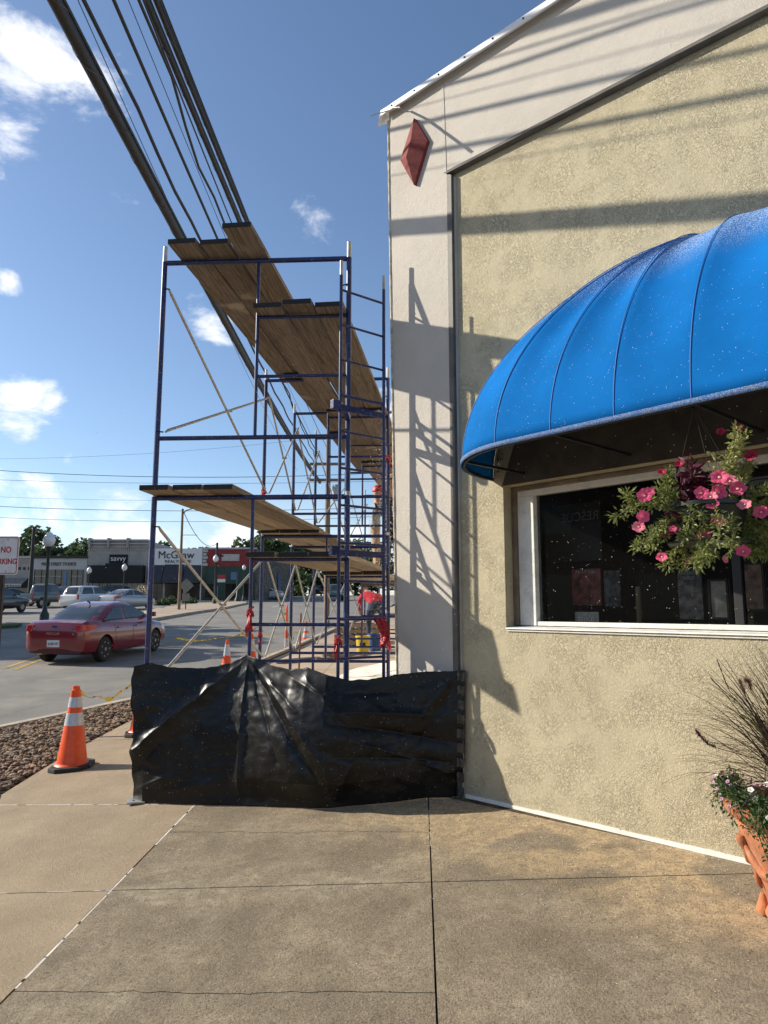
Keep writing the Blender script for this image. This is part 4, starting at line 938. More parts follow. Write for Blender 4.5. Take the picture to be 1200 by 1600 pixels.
# ================================================================== CONES, TAPE, DELINEATOR
def cone(label, x, y, z, H, base, rb, rt=.035, bands=((.50, .66), (.73, .86)), rot=0., grp='traffic cones'):
    t = thing('traffic_cone', label, 'traffic cone', (x, y, z), 0, grp)
    rad = lambda u: rb+(rt-rb)*u
    cuts = [0.] + [c for b in bands for c in b] + [1.]
    m = MB()
    zb0 = z+.035
    m.lathe([(rb+.02, zb0), (rb+.012, zb0+.012), (rad(.03), zb0+.02)]+[(rad(u), zb0+H*u) for u in np.linspace(.05, .93, 10)]+[(rt*1.25, zb0+H*.935), (rt*1.25, zb0+H*.95), (rt*.95, zb0+H*.955), (rt*.95, zb0+H), (rt*.7, zb0+H), (rt*.7, zb0+H*.97)], (x, y, 0), 28); m.build('cone_body', M_ORANGE, t, smooth=40)
    for b0, b1 in bands:
        m = MB(); m.lathe([(rad(b0)+.003, zb0+H*b0), (rad(b1)+.003, zb0+H*b1)], (x, y, 0), 28, cap=False); m.build('reflective_band', M_REFL, t, smooth=40, fix=False)
    m = MB(); s = base; cc = s*.22; Mx = Matrix.Rotation(rot, 3, 'Z')
    oct_ = [(-s/2+cc, -s/2), (s/2-cc, -s/2), (s/2, -s/2+cc), (s/2, s/2-cc), (s/2-cc, s/2), (-s/2+cc, s/2), (-s/2, s/2-cc), (-s/2, -s/2+cc)]
    # rests on the sloping ground
    bp = [Vector((x, y, z))+Mx@Vector((a, b, 0)) for a, b in oct_]
    m.prism([(p.x, p.y, p.z-z+gz(p.x, p.y)+.002+(z-gz(x, y))) for p in bp], (0, 0, .036)); m.build('rubber_base', M_RUBBER, t, bevel=.006)
    return t
p = onS(112, 1200); cone('large orange cone with two silver bands beside the gravel', p.x, p.y, gz(p.x, p.y), .70, .36, .135, .034, rot=.15)
CT = Vector((p.x, p.y, gz(p.x, p.y)+.70))
p = onS(222, 1147); cone('orange cone half hidden behind the left edge of the tarp', p.x, p.y, gz(p.x, p.y), .70, .36, .135, .034, rot=.3)
CT2 = Vector((p.x, p.y, gz(p.x, p.y)+.70))
M_W = MATS['line_white']
def small_cone(label, px, py, H=.45, bands=((.35, .8),), f=onR):
    p = f(px, py); z = rz(p.x, p.y) if f is onR else gz(p.x, p.y); c = cone(label, p.x, p.y, z, H, H*.5, H*.19, .03, bands); return p
small_cone('small white-banded cone on the road behind the tarp', 354, 1040, .55)
small_cone('white-banded cone behind the inner scaffold post', 393, 1034, .62)
p477 = small_cone('orange cone with yellow tape beyond the second frame', 478, 1013, .72, ((.38, .55), (.64, .80)))
p = onR(447, 1027); t = thing('channelizer_post', 'tall thin orange and white channelizer post wrapped in yellow tape', 'channelizer', (p.x, p.y, rz(p.x, p.y))); z = rz(p.x, p.y)
prof_ = lambda u: .055-.03*u
for k in range(5):
    u0, u1 = k/5, (k+1)/5; m = MB(); m.lathe([(prof_(u0), z+.05+1.05*u0), (prof_(u1), z+.05+1.05*u1)], (p.x, p.y, 0), 14); m.build('tube_section', M_ORANGE if k % 2 == 0 else M_REFL, t, smooth=40)
m = MB(); m.lathe([(.02, z+1.1), (.028, z+1.14), (.02, z+1.3), (.008, z+1.32)], (p.x, p.y, 0), 10); m.build('handle', M_ORANGE, t, smooth=40)
m = MB(); m.prism([(p.x+math.cos(a)*.28, p.y+math.sin(a)*.28, z+.004) for a in np.linspace(0, 6.283, 13)[:-1]], (0, 0, .05)); m.build('rubber_base', M_RUBBER, t)
CH = Vector((p.x, p.y, z+1.05))
def tape(label, a, b, sag, w=.05, tw=2., name='caution_tape'):
    m = MB(); a = vec(a); b = vec(b); n = 50
    def fn(u, v):
        p = a*(1-u)+b*u-Vector((0, 0, sag*4*u*(1-u)+.015*math.sin(u*17))); an = tw*math.sin(u*7)+.6*math.sin(u*23); return p+Vector((0, math.sin(an), math.cos(an)))*(v-.5)*w
    m.grid(n, 3, fn); o = m.build(name, M_YELLOWTAPE, None, smooth=0, fix=False); return tag(o, label, 'caution tape', 'yellow caution tape')
M_YELLOWTAPE.node_tree  # printed dashes along the tape
t = M_YELLOWTAPE.node_tree; pb = t.nodes['Principled BSDF']; src = pb.inputs['Base Color'].links[0].from_socket; nn = N(t, 'ShaderNodeTexNoise'); nn.inputs['Scale'].default_value = 24; gg = N(t, 'ShaderNodeNewGeometry'); t.links.new(gg.outputs['Position'], nn.inputs['Vector']); mx = N(t, 'ShaderNodeMixRGB'); t.links.new(remap(t, nn.outputs['Fac'], .56, .6), mx.inputs[0]); t.links.new(src, mx.inputs[1]); mx.inputs[2].default_value = (.05, .04, .02, 1); t.links.new(mx.outputs[0], pb.inputs['Base Color'])
tape('yellow caution tape sagging from the large cone towards the tarp', CT+Vector((.03, 0, -.01)), CT2+Vector((-.02, 0, .0)), .17)
tape('yellow caution tape hanging from the channelizer to the left', CH+Vector((-.03, 0, .05)), (CH.x-2.2, CH.y-2., gz(CH.x-2.2, CH.y-2.)+.55), .25)
tape('yellow caution tape between the channelizer and the far cone', CH+Vector((.03, 0, 0)), (p477.x, p477.y, rz(0, p477.y)+.7), .35)
tape('yellow caution tape trailing down behind the channelizer', CH+Vector((.04, .02, -.1)), (CH.x+.35, CH.y+.1, CH.z-1.0), .08, .07)
m = MB(); p = onS(467, 1048); 
t = thing('steel_rod', 'thin rust-red rod standing behind the tarp', 'rod', tuple(p)); m.tube([p, p+Vector((.02, .03, 1.02))], .016, 8); m.build('rod', mat('rod_red', (.16, .035, .025), .6), t, smooth=50)
# ================================================================== STREET SIGN
M_SIGN = mat('sign_white', (.62, .62, .62), .45, var=.06, vs_=6, dirt=((.45,.44,.42), 8, .55, .8)); M_SIGNRED = mat('sign_red', (.40, .02, .025), .5, var=.05); M_DARKSTEEL = mat('dark_steel', (.045, .038, .030), .55, metal=.5, var=.3, vs_=12)
sy = 8.4; a = at(-13, 838, sy); b = at(27, 898, sy); cx = (a.x+b.x)/2; cz = (a.z+b.z)/2; hw, hh = (b.x-a.x)/2, (a.z-b.z)/2
t = thing('no_parking_sign', 'white NO PARKING sign with red letters on a dark steel post', 'sign', (cx, sy+.03, gz(cx, sy)))
def rrect(w, h, r, n=5):
    p = []
    for (sx, sz, a0) in ((1, 1, 0), (-1, 1, 90), (-1, -1, 180), (1, -1, 270)):
        for k in range(n+1): q = R_(a0+90*k/n); p.append((sx*(w-r)+math.cos(q)*r, sz*(h-r)+math.sin(q)*r))
    return p
m = MB(); m.prism([(cx+x, sy, cz+z) for x, z in rrect(hw, hh, .035)], (0, .003, 0)); pnl = m.build('panel', M_SIGN, t)
m = MB(); o_ = [(cx+x, sy-.0012, cz+z) for x, z in rrect(hw-.012, hh-.012, .028)]; i_ = [(cx+x, sy-.0012, cz+z) for x, z in rrect(hw-.021, hh-.021, .022)]; n = len(o_); m.add(o_+i_, [(k, (k+1) % n, n+(k+1) % n, n+k) for k in range(n)]); m.build('border', M_SIGNRED, pnl, fix=False)
text_mesh('lettering', 'NO', .10, M_SIGNRED, pnl, (cx+.015, sy-.002, cz+.065), (1, 0, 0), (0, 0, 1), .002, wx=.8, bold=.002); text_mesh('lettering', 'PARKING', .092, M_SIGNRED, pnl, (cx-.0, sy-.002, cz-.075), (1, 0, 0), (0, 0, 1), .002, wx=.80, bold=.002)
for dz in (.19, -.19):
    m = MB(); m.lathe([(.010, 0), (.010, .004), (.006, .008)], (cx+.03, sy-.001, cz+dz), 10, M=Matrix.Rotation(math.pi/2, 3, 'X')); m.build('bolt', M_GALV, pnl)
m = MB(); px_ = at(3, 900, sy+.03).x; m.bar((px_, sy+.035, gz(cx, sy)-.1), (px_, sy+.035, cz+.21), .055, .04, up=(0, 1, 0)); m.build('post', M_DARKSTEEL, t)

# ================================================================== VEHICLES
M_GLASSCAR = mat('car_glass', (.03, .036, .036), .06, var=.25, vs_=3, spec=.9); M_TYRE = mat('tyre', (.018, .017, .016), .8, var=.3, vs_=20); M_RIM = mat('rim', (.33, .31, .28), .4, metal=.7, var=.2); M_LAMPR = mat('tail_lamp', (.42, .012, .012), .15, var=.15, vs_=20, coat=.6); M_CHROME = mat('chrome', (.6, .6, .6), .15, metal=1., var=.05); M_LAMPW = mat('head_lamp', (.6, .6, .6), .1, var=.1)
def bool_diff(me, cutters):
    o = bpy.data.objects.new('tmp', me); COL.objects.link(o); cs = []
    for mb in cutters:
        c = mb.build('tmpc', M_BLACK); cs.append(c); md = o.modifiers.new('b', 'BOOLEAN'); md.operation = 'DIFFERENCE'; md.object = c; md.solver = 'EXACT'
    bpy.context.view_layer.update(); dg = bpy.context.evaluated_depsgraph_get(); r = bpy.data.meshes.new_from_object(o.evaluated_get(dg))
    bpy.data.objects.remove(o)
    for c in cs: bpy.data.objects.remove(c)
    return r
def interp(tab, x):
    if x <= tab[0][0]: return tab[0][1:]
    for a, b in zip(tab[:-1], tab[1:]):
        if x <= b[0]:
            u = (x-a[0])/(b[0]-a[0]); u = u*u*(3-2*u)*.4+u*.6; return tuple(p*(1-u)+q*u for p, q in zip(a[1:], b[1:]))
    return tab[-1][1:]
def car(label, loc, hd, paint, kind='sedan', detail=True, name='parked_car', cat='car', slope=.0385, sc=1.):
    hx = Vector((hd[0], hd[1], slope)).normalized(); hy = Vector((0, 0, 1)).cross(hx).normalized(); hz_ = hx.cross(hy)
    t = thing(name, label, cat, loc, 0, None, world=False); t.rotation_euler = Matrix((hx, hy, hz_)).transposed().to_euler(); t.scale = (sc, sc, sc)
    if kind == 'sedan':   # x, bottom, top, half width
        st = [(-2.24, .46, .72, .60), (-2.22, .36, .90, .72), (-2.16, .27, 1.02, .79), (-2.0, .23, 1.075, .83), (-1.6, .20, 1.06, .855), (-.6, .18, 1.0, .865), (.5, .18, .955, .865), (1.2, .19, .93, .86), (1.7, .21, .86, .835), (2.05, .23, .76, .77), (2.2, .28, .66, .66), (2.24, .36, .58, .56)]
        cab = [(.90, -1.86, 1.42, .80), (1.0, -1.70, 1.28, .785), (1.15, -1.38, .92, .735), (1.3, -1.06, .55, .675), (1.40, -.80, .28, .625), (1.455, -.55, .05, .56), (1.48, -.30, -.12, .45)]
        wb = 1.32; rw = .315
    elif kind == 'suv':
        st = [(-2.25, .5, .8, .66), (-2.22, .38, 1.0, .80), (-2.1, .30, 1.08, .87), (-1., .26, 1.06, .90), (.6, .26, 1.03, .90), (1.3, .28, 1.0, .89), (1.9, .32, .93, .85), (2.2, .36, .8, .72), (2.25, .45, .7, .6)]
        cab = [(.98, -2.12, 1.35, .84), (1.1, -2.08, 1.2, .83), (1.3, -1.98, .85, .78), (1.5, -1.85, .5, .71), (1.62, -1.75, .25, .66), (1.68, -1.55, .05, .58), (1.70, -1.3, -.15, .48)]
        wb = 1.38; rw = .355
    else:                 # pickup
        st = [(-2.80, .55, .9, .80), (-2.78, .5, 1.08, .90), (-2.6, .48, 1.12, .94), (-.7, .42, 1.12, .95), (.9, .40, 1.12, .95), (1.6, .42, 1.10, .94), (2.4, .45, 1.02, .90), (2.75, .5, .88, .8), (2.8, .58, .78, .7)]
        cab = [(1.05, -.80, 1.55, .88), (1.2, -.78, 1.4, .86), (1.45, -.72, 1.1, .80), (1.65, -.66, .85, .74), (1.78, -.58, .65, .69), (1.84, -.42, .45, .60), (1.86, -.2, .3, .5)]
        wb = 1.75; rw = .40
    xs = sorted(set([s[0] for s in st]+list(np.linspace(st[0][0], st[-1][0], 34)))); m = MB(); prof = []
    sect = [(0., 0.), (.72, 0.), (.93, .08), (.985, .22), (1., .45), (1., .62), (.985, .78), (.95, .90), (.87, .975), (.55, 1.0), (0., 1.012)]
    ring = sect+[(-a, b) for a, b in sect[-2:0:-1]]
    for x in xs:
        zb_, zt_, w = interp(st, x)
        for a, b in ring: m.v.append((x, a*w, zb_+(zt_-zb_)*b))
    k = len(ring)
    for i in range(len(xs)-1):
        for j in range(k): m.f.append((i*k+j, i*k+(j+1) % k, (i+1)*k+(j+1) % k, (i+1)*k+j))
    m.f += [tuple(range(k))[::-1], tuple((len(xs)-1)*k+j for j in range(k))]
    tmp = m.build('tmpbody', paint); me = tmp.data; bpy.data.objects.remove(tmp)
    cut = []
    for x in (-wb, wb):
        for s in (-1, 1):
            c = MB(); c.lathe([(rw+.055, -.2), (rw+.055, .2)], (x, s*.87, rw+.005), 28, M=Matrix.Rotation(math.pi/2, 3, 'X')); cut.append(c)
    if kind == 'pickup':
        c = MB(); c.box((-1.75, 0, 1.05), (1.85, 1.62, .7)); cut.append(c)
    if detail or kind == 'pickup': me = bool_diff(me, cut)
    for p in me.polygons: p.use_smooth = True
    me.set_sharp_from_angle(angle=R_(35)); me.materials.clear(); me.materials.append(paint)
    b = bpy.data.objects.new('body', me); COL.objects.link(b); b.parent = t; BASE[b.name] = Vector((0, 0, 0))
    # greenhouse
    m = MB(); NR = 36
    for (z, xr, xf, w) in cab:
        cx_, hl = (xf+xr)/2, (xf-xr)/2
        for j in range(NR):
            a = 2*math.pi*j/NR; ca, sa = math.cos(a), math.sin(a); e = .32 if z < 1.6*cab[-1][0] else .6
            m.v.append((cx_+hl*abs(ca)**e*(1 if ca > 0 else -1), w*abs(sa)**e*(1 if sa > 0 else -1), z))
    for i in range(len(cab)-1):
        for j in range(NR): m.f.append((i*NR+j, i*NR+(j+1) % NR, (i+1)*NR+(j+1) % NR, (i+1)*NR+j))
    m.f.append(tuple((len(cab)-1)*NR+j for j in range(NR)))
    m.build('cabin', paint, t, smooth=40)
    cz = [(c[0], c[1], c[2], c[3]) for c in cab]
    def cabz(z): return interp(cz, z)
    zl, zh = cab[1][0]+.03, cab[-3][0]-.03
    # side windows
    xm = (cabz(zl)[0]+cabz(zl)[1])/2-.12
    for s in (-1, 1):
        quads = [('f', xm+.05), ('r', xm-.05)]
        for which, xq in quads:
            m = MB(); n = 7; rows = []
            for j in range(n):
                z = zl+(zh-zl)*j/(n-1); xr, xf, w = cabz(z); ins = .12 if kind != 'pickup' else .08
                A_, B_ = (xq, max(xq+.02, xf-ins-.06)) if which == 'f' else (min(xq-.02, xr+ins+.14), xq)
                y = s*(w*1.0+.006); rows.append(((A_, y, z), (B_, y, z)))
            for p, q in rows: m.v += [p, q]
            for j in range(n-1): m.f.append((2*j, 2*j+1, 2*j+3, 2*j+2))
            m.build('side_window', M_GLASSCAR, t, smooth=0, fix=False)
            if detail:
                m = MB(); pts = [rows[0][0], rows[0][1]]; m.tube([pts[0], pts[1]], .010, 5); m.build('window_trim', M_BLACK, t)
    for end, nmn in ((0, 'rear_window'), (1, 'windscreen')):
        m = MB(); n = 8; mcol = 9
        for j in range(n):
            z = zl+(zh+.02-zl)*j/(n-1); v = cabz(z); w = v[2]
            for q in range(mcol):
                u = q/(mcol-1)*2-1; y = u*(w-.09); xe = (v[0], v[1])[end]; hl = (v[1]-v[0])/2; e = .32
                # follow the rounded outline
                sa = min(.999, abs(y)/w); ca = (1-sa**(2/e))**(e/2); cx_ = (v[0]+v[1])/2; m.v.append((cx_+(-1, 1)[end]*(hl*ca+.008), y, z+.004))
        for j in range(n-1):
            for q in range(mcol-1): a = j*mcol+q; m.f.append((a, a+1, a+mcol+1, a+mcol))
        m.build(nmn, M_GLASSCAR, t, smooth=0, fix=False)
    # wheels
    Wx = Matrix.Rotation(math.pi/2, 3, 'X')
    for x in (-wb, wb):
        for s in (-1, 1):
            y0 = s*(interp(st, x)[2]-.115); m = MB(); m.lathe([(rw*.62, -.10), (rw*.9, -.105), (rw, -.075), (rw, .075), (rw*.9, .105), (rw*.62, .10)], (x, y0, rw), 26, M=Wx); wh = m.build('wheel', M_TYRE, t, smooth=40)
            m = MB(); m.lathe([(rw*.63, -.06), (rw*.63, .06)], (x, y0, rw), 20, M=Wx); m.build('tyre_well', M_BLACK, wh)
            if detail:
                m = MB(); yo = y0+s*.075
                for q in range(7):
                    a = 2*math.pi*q/7; m.bar((x, yo, rw), (x+math.cos(a)*rw*.62, yo+s*.012, rw+math.sin(a)*rw*.62), .05, .03, up=(0, 1, 0))
                m.lathe([(rw*.64, -.012), (rw*.57, .012)], (x, yo, rw), 24, M=Wx, cap=False); m.lathe([(.055, -.03), (.045, .03)], (x, yo, rw), 12, M=Wx); m.build('rim', M_RIM, wh, smooth=40)
            else:
                m = MB(); m.lathe([(rw*.6, -.02), (rw*.5, .02), (.03, .025)], (x, y0+s*.085, rw), 16, M=Wx); m.build('rim', M_RIM, wh, smooth=40)
    # lamps
    for s in (-1, 1):
        m = MB(); n = 7
        if kind == 'sedan':
            xr0 = st[0][0]
            def rl(u, v):
                y = s*(.42+.40*u); x = -2.215+.02*(1-u)+.36*max(0, u-.55)**1.4; z = .80+.16*v+(.05*u if True else 0)-.03*(1-u)*(1-v)
                zb_, zt_, w = interp(st, x); return (x-.012*(1-u), min(abs(y), w*.995+.008)*s, min(z, .99))
            def rl2(u, v):
                x = -2.20+.42*u; w = interp(st, x)[2]; zz = .80+.17*v*(1-.45*u)+.06*u; return (x, s*(w*1.0+.006), zz)
            m.grid(8, 5, rl2); m.build('tail_lamp', M_LAMPR, t, smooth=0, fix=False)
            m = MB(); m.hexa([(-2.245, s*.60, .80), (-2.245, s*.735, .82), (-2.15, s*.80, .82), (-2.15, s*.6, .80), (-2.225, s*.56, .965), (-2.215, s*.735, .975), (-2.13, s*.80, .97), (-2.13, s*.56, .965)]); m.build('tail_lamp', M_LAMPR, t, bevel=.015)
            m = MB(); m.hexa([(2.10, s*.45, .60), (2.22, s*.45, .60), (2.05, s*.76, .62), (1.9, s*.78, .62), (2.05, s*.45, .72), (2.16, s*.45, .70), (1.98, s*.76, .74), (1.8, s*.79, .76)]); m.build('head_lamp', M_LAMPW, t)
        else:
            x0 = st[0][0]; m.box((x0+.03, s*.80, .92), (.08, .13, .34)); m.build('tail_lamp', M_LAMPR, t, bevel=.01)
            x1 = st[-1][0]; m = MB(); m.box((x1-.06, s*.66, .78), (.1, .2, .14)); m.build('head_lamp', M_LAMPW, t, bevel=.01)
        m = MB(); xq = cabz(zl)[1]-.28; wq_ = interp(st, xq)[2]; m.box((xq, s*(wq_+.07), zl+.06), (.10, .17, .13)); m.build('mirror', paint, t, bevel=.025)
    if kind == 'pickup':
        m = MB(); m.box((-2.87, 0, .55), (.14, 1.7, .2)); m.build('bumper', M_CHROME, t, bevel=.02)
    if detail and kind == 'sedan':
        m = MB(); m.box((-2.243, 0, .52), (.012, .33, .165)); pl_ = m.build('licence_plate', mat('plate_white', (.55, .56, .57), .5), t)
        text_mesh('plate_number', 'ACM 192', .085, mat('plate_ink', (.05, .06, .12), .6, var=0), pl_, (-2.252, 0, .515), (0, -1, 0), (0, 0, 1), .003, wx=.8, bold=.001)
        m = MB(); m.lathe([(.075, 0), (.07, .012)], (-2.215, 0, .93), 20, M=Matrix.Rotation(-math.pi/2, 3, 'Y')@Matrix.Diagonal((.42, 1., 1.))); m.build('oval_badge', mat('badge_blue', (.03, .05, .16), .25), t)
        text_mesh('model_lettering', 'FOCUS', .075, M_CHROME, t, (-2.242, .02, .76), (0, -1, 0), (0, 0, 1), .004, wx=1.5); text_mesh('trim_lettering', 'SE', .05, M_CHROME, t, (-2.238, -.52, .745), (0, -1, 0), (0, 0, 1), .004, wx=1.2)
        # seams: boot lid, bumper line, doors
        M_GAP = mat('panel_gap', (.02, .004, .005), .7)
        def seam(pts, r=.006, nm='panel_gap'): mm = MB(); mm.tube(pts, r, 4); mm.build(nm, M_GAP, t)
        seam([(-2.228, y, .665) for y in np.linspace(-.62, .62, 9)], .006)
        for s in (-1, 1):
            seam([(-2.232, s*.50, .67), (-2.225, s*.49, .88), (-2.15, s*.56, 1.03)], .006)
            for xd in (-.92, .02, 1.02):
                pts = []
                for u in np.linspace(0, 1, 9):
                    z = .32+.66*u; zb_, zt_, w = interp(st, xd); fr_ = (z-zb_)/(zt_-zb_); ww = np.interp(fr_, [b for a, b in sect], [a for a, b in sect])*w; pts.append((xd+(.14*(1-u)**2 if xd < -.5 else 0), s*(ww+.001), z))
                seam(pts, .005)
            for xh in (-.72, .22):
                m = MB(); w = interp(st, xh)[2]; m.box((xh, s*(w+.008), .83), (.17, .025, .03)); m.build('door_handle', paint, t, bevel=.006)
        m = MB(); m.tube([(-.72, 0, 1.44), (-.76, 0, 1.48), (-.84, 0, 1.50)], .02, 6); m.build('aerial', M_BLACK, t)
        m = MB(); m.grid(12, 4, lambda u, v: (-2.236+.06*abs(2*u-1)**3, (u-.5)*1.35, .28+.10*v)); m.build('lower_bumper', mat('bumper_dark', (.06, .01, .013), .6), t, fix=False)
    return t
P_RED = mat('paint_red', (.17, .007, .014), .24, var=.08, vs_=2, coat=1., dirt=((.13,.03,.03), 3, .6, .85)); P_WHITE = mat('paint_white', (.62, .62, .61), .3, var=.04, coat=.7); P_SILVER = mat('paint_silver', (.33, .34, .35), .3, metal=.4, var=.06, coat=.6); P_GREY = mat('paint_grey', (.085, .095, .09), .3, metal=.3, var=.06, coat=.6); P_BLACK = mat('paint_black', (.012, .013, .015), .25, var=.1, coat=.8)
car('dark red sedan driving away on the street behind the cone', (-7.22, 18.45, rz(0, 18.45)), (.16, .987), P_RED, name='saloon_car', sc=.94)
def pc(label, px, py, hd, paint, kind, name='parked_car', cat='car', detail=False, sc=1.):
    p = onR(px, py); return car(label, (p.x, p.y, rz(0, p.y)), hd, paint, kind, detail, name, cat, slope=.032*hd[1], sc=sc)
pc('dark grey pickup parked left of the street lamp, tailgate towards us', 68, 949, (.12, 1), P_GREY, 'pickup', 'parked_pickup', 'pickup')
pc('white estate car parked behind the red sedan, between grey pickup and silver car', 140, 952, (.3, 1), P_WHITE, 'suv')
pc('silver saloon parked below the shop with the black sign panel', 200, 952, (.35, 1), P_SILVER, 'sedan')
pc('black car parked under the striped awning', 18, 947, (.8, .6), P_BLACK, 'sedan')
pc('black car cut by the left edge beside the sign post', -8, 958, (.2, 1), P_BLACK, 'suv')
pc('dark estate car seen over the white car by the shopfronts', 118, 941, (.3, 1), P_BLACK, 'suv')
pc('dark car parked against the tall grey shop with black sign panel', 190, 940, (1, .1), P_BLACK, 'suv')
pc('white pickup parked side on beside the white shop with charcoal awnings', 252, 938, (-1, .05), P_WHITE, 'pickup', 'parked_pickup', 'pickup')
pc('white saloon parked side on at the corner of the red building', 413, 937, (-1, .05), P_WHITE, 'sedan')
pc('dark car on the far street between the scaffold posts', 497, 931, (.1, 1), P_BLACK, 'suv')
pc('grey pickup on the far street behind the scaffold', 524, 938, (.1, -1), P_GREY, 'pickup', 'parked_pickup', 'pickup')

# ================================================================== SHOPS ACROSS THE STREET
def fz(y, Y=76): return at(100, y, Y).z
def fx(x, Y=76): return at(x, 900, Y).x
YB = 76
def bbox(m, x0, x1, y0, y1, front, depth, Y=YB):   # px box standing at depth Y: front = distance proud of the facade
    X0, X1 = fx(x0, Y), fx(x1, Y); Z0_, Z1_ = fz(y1, Y), fz(y0, Y)
    m.hexa([(X0, Y-front, Z0_), (X1, Y-front, Z0_), (X1, Y-front+depth, Z0_), (X0, Y-front+depth, Z0_), (X0, Y-front, Z1_), (X1, Y-front, Z1_), (X1, Y-front+depth, Z1_), (X0, Y-front+depth, Z1_)])
def bp(parent, name, mt, x0, x1, y0, y1, front=.05, depth=.1, Y=YB): m = MB(); bbox(m, x0, x1, y0, y1, front, depth, Y); return m.build(name, mt, parent)
def slope_awning(parent, mt, x0, x1, y0, y1, out=1.2, name='shop_awning', Y=YB):
    X0, X1 = fx(x0, Y), fx(x1, Y); za, zb_ = fz(y0, Y), fz(y1, Y); m = MB()
    m.add([(X0, Y-.06, za), (X1, Y-.06, za), (X1, Y-out, zb_+.25), (X0, Y-out, zb_+.25), (X0, Y-out, zb_), (X1, Y-out, zb_), (X0, Y-.06, zb_), (X1, Y-.06, zb_)], [(0, 1, 2, 3), (3, 2, 5, 4), (0, 3, 4, 6), (1, 7, 5, 2)]); return m.build(name, mt, parent, fix=False)
M_BG = mat('brick_grey', (.30, .28, .26), .9, var=.12, vs_=1., bump=.01, bs=6); M_BG2 = mat('paint_pale', (.42, .41, .40), .85, var=.08, vs_=.7); M_BW = mat('paint_offwhite', (.66, .66, .66), .85, var=.06, vs_=.7); M_BR = mat('brick_red', (.22, .028, .028), .8, var=.12, vs_=1.5); M_GREEN = mat('shop_green', (.018, .05, .035), .6, var=.2); M_SHOPGL = mat('shop_window', (.010, .012, .013), .1, var=.3, vs_=.8, spec=.8); M_CHAR = mat('awning_charcoal', (.035, .038, .045), .8, var=.15); M_SHOPBLK = mat('awning_black', (.008, .008, .009), .8); M_FRW = mat('shop_frame', (.38, .37, .35), .7); M_STONE = mat('stone_dark', (.10, .085, .07), .9, var=.5, vs_=1.6, bump=.05, bs=2.2); M_ROOF = mat('roof_dark', (.03, .03, .032), .8)
def block(name, label, x0, x1, top, mt, depth=14):
    X0, X1 = fx(x0), fx(x1); t = thing(name, label, 'building', ((X0+X1)/2, YB, rz(0, YB))); m = MB(); z0 = rz(0, YB)-.4; z1 = fz(top)
    m.hexa([(X0, YB, z0), (X1, YB, z0), (X1, YB+depth, z0), (X0, YB+depth, z0), (X0, YB, z1), (X1, YB, z1), (X1, YB+depth, z1), (X0, YB+depth, z1)]); m.build('wall', mt, t); return t
t = block('shop_row_building', 'low grey brick shop with a striped awning at the left edge', -60, 47.5, 871, M_BG)
bp(t, 'coping', M_BG2, -60, 47.4, 869, 872, .15, .5)
for k in range(-6, 3): bp(t, 'vent', M_ROOF, 28+k*7.3, 32+k*7.3, 886, 890.5, .02, .06)
bp(t, 'shop_window', M_SHOPGL, -56, 44, 913, 939, .03, .06)
m = MB(); X0, X1 = fx(-56), fx(46); n = 44
aw = slope_awning(t, M_ROOF, -56, 45.5, 903, 918, 1.5)
for k in range(n):
    xa = X0+(X1-X0)*k/n; xb = xa+(X1-X0)/n*.5; m.add([(xa, YB-.07, fz(903)+.012), (xb, YB-.07, fz(903)+.012), (xb, YB-1.51, fz(918)+.27), (xa, YB-1.51, fz(918)+.27), (xa, YB-1.51, fz(918)), (xb, YB-1.51, fz(918))], [(0, 1, 2, 3), (3, 2, 5, 4)])
m.build('stripes', M_FRW, aw, fix=False)
t = block('shop_row_building', 'pale low shop with dark windows between striped awning and taller shop', 48, 135, 872.5, M_BG2)
bp(t, 'roof_edge', M_ROOF, 47.8, 135.2, 868.5, 872.3, .2, 2)
text_mesh('lettering', 'MAIN STREET STUDIOS', .5, M_LETD, t, (fx(91), YB-.03, fz(881.5)), (1, 0, 0), (0, 0, 1), .04, wx=.72)
for a, b in ((54, 76), (77.5, 96), (112, 130)): bp(t, 'shop_window', M_SHOPGL, a, b, 890, 939, .03, .06)
[bp(t, 'window_frame', M_BLACK, x-.35, x+.35, 890, 939, .09, .05) for x in (54, 65, 76, 86.5, 96.3, 112, 121, 130)]; [bp(t, 'transom', M_BG2, a, b, 900, 900.8, .09, .05) for a, b in ((54.5, 75.5), (77.5, 96), (112.5, 129.5))]; bp(t, 'rooftop_unit', M_GALV, 112, 119, 862, 868.4, -4, 1.5)
bp(t, 'door', M_SHOPGL, 97, 111, 890, 940, .04, .06); bp(t, 'poster', mat('poster_blue', (.10, .17, .30), .6), 99.5, 105, 894, 917, .10, .04); bp(t, 'notice', mat('notice_red', (.16, .02, .02), .7), 86, 95, 912, 925, .10, .04)
t = block('shop_row_building', 'taller grey shop with black sign panel and black awning', 135.5, 230, 845, M_BG)
bp(t, 'cornice', M_BG2, 135.2, 229.8, 843, 845, .3, .8); bp(t, 'cornice', M_BG2, 135.2, 229.8, 849, 850.3, .25, .3); bp(t, 'cornice', M_BG, 136, 229, 853.5, 856, .16, .2)
for x in (138.5, 168, 198.5): bp(t, 'parapet_pier', M_BG, x-1.6, x+1.6, 841, 856, .36, .8)
for k in range(30): bp(t, 'dentil', M_BG2, 137.5+k*3.05, 139.2+k*3.05, 857, 859.5, .12, .2)
bp(t, 'sign_panel', M_SHOPBLK, 170, 198.5, 866.5, 880, .10, .1); text_mesh('lettering', 'savvy', .82, M_BW, t, (fx(184.2), YB-.16, fz(873)), (1, 0, 0), (0, 0, 1), .04, wx=.95)
bp(t, 'upper_window_band', M_SHOPBLK, 142, 227, 884, 911, .9, 1.0); bp(t, 'sign_drop', M_SHOPBLK, 169, 199, 881, 884.2, .9, 1.0)
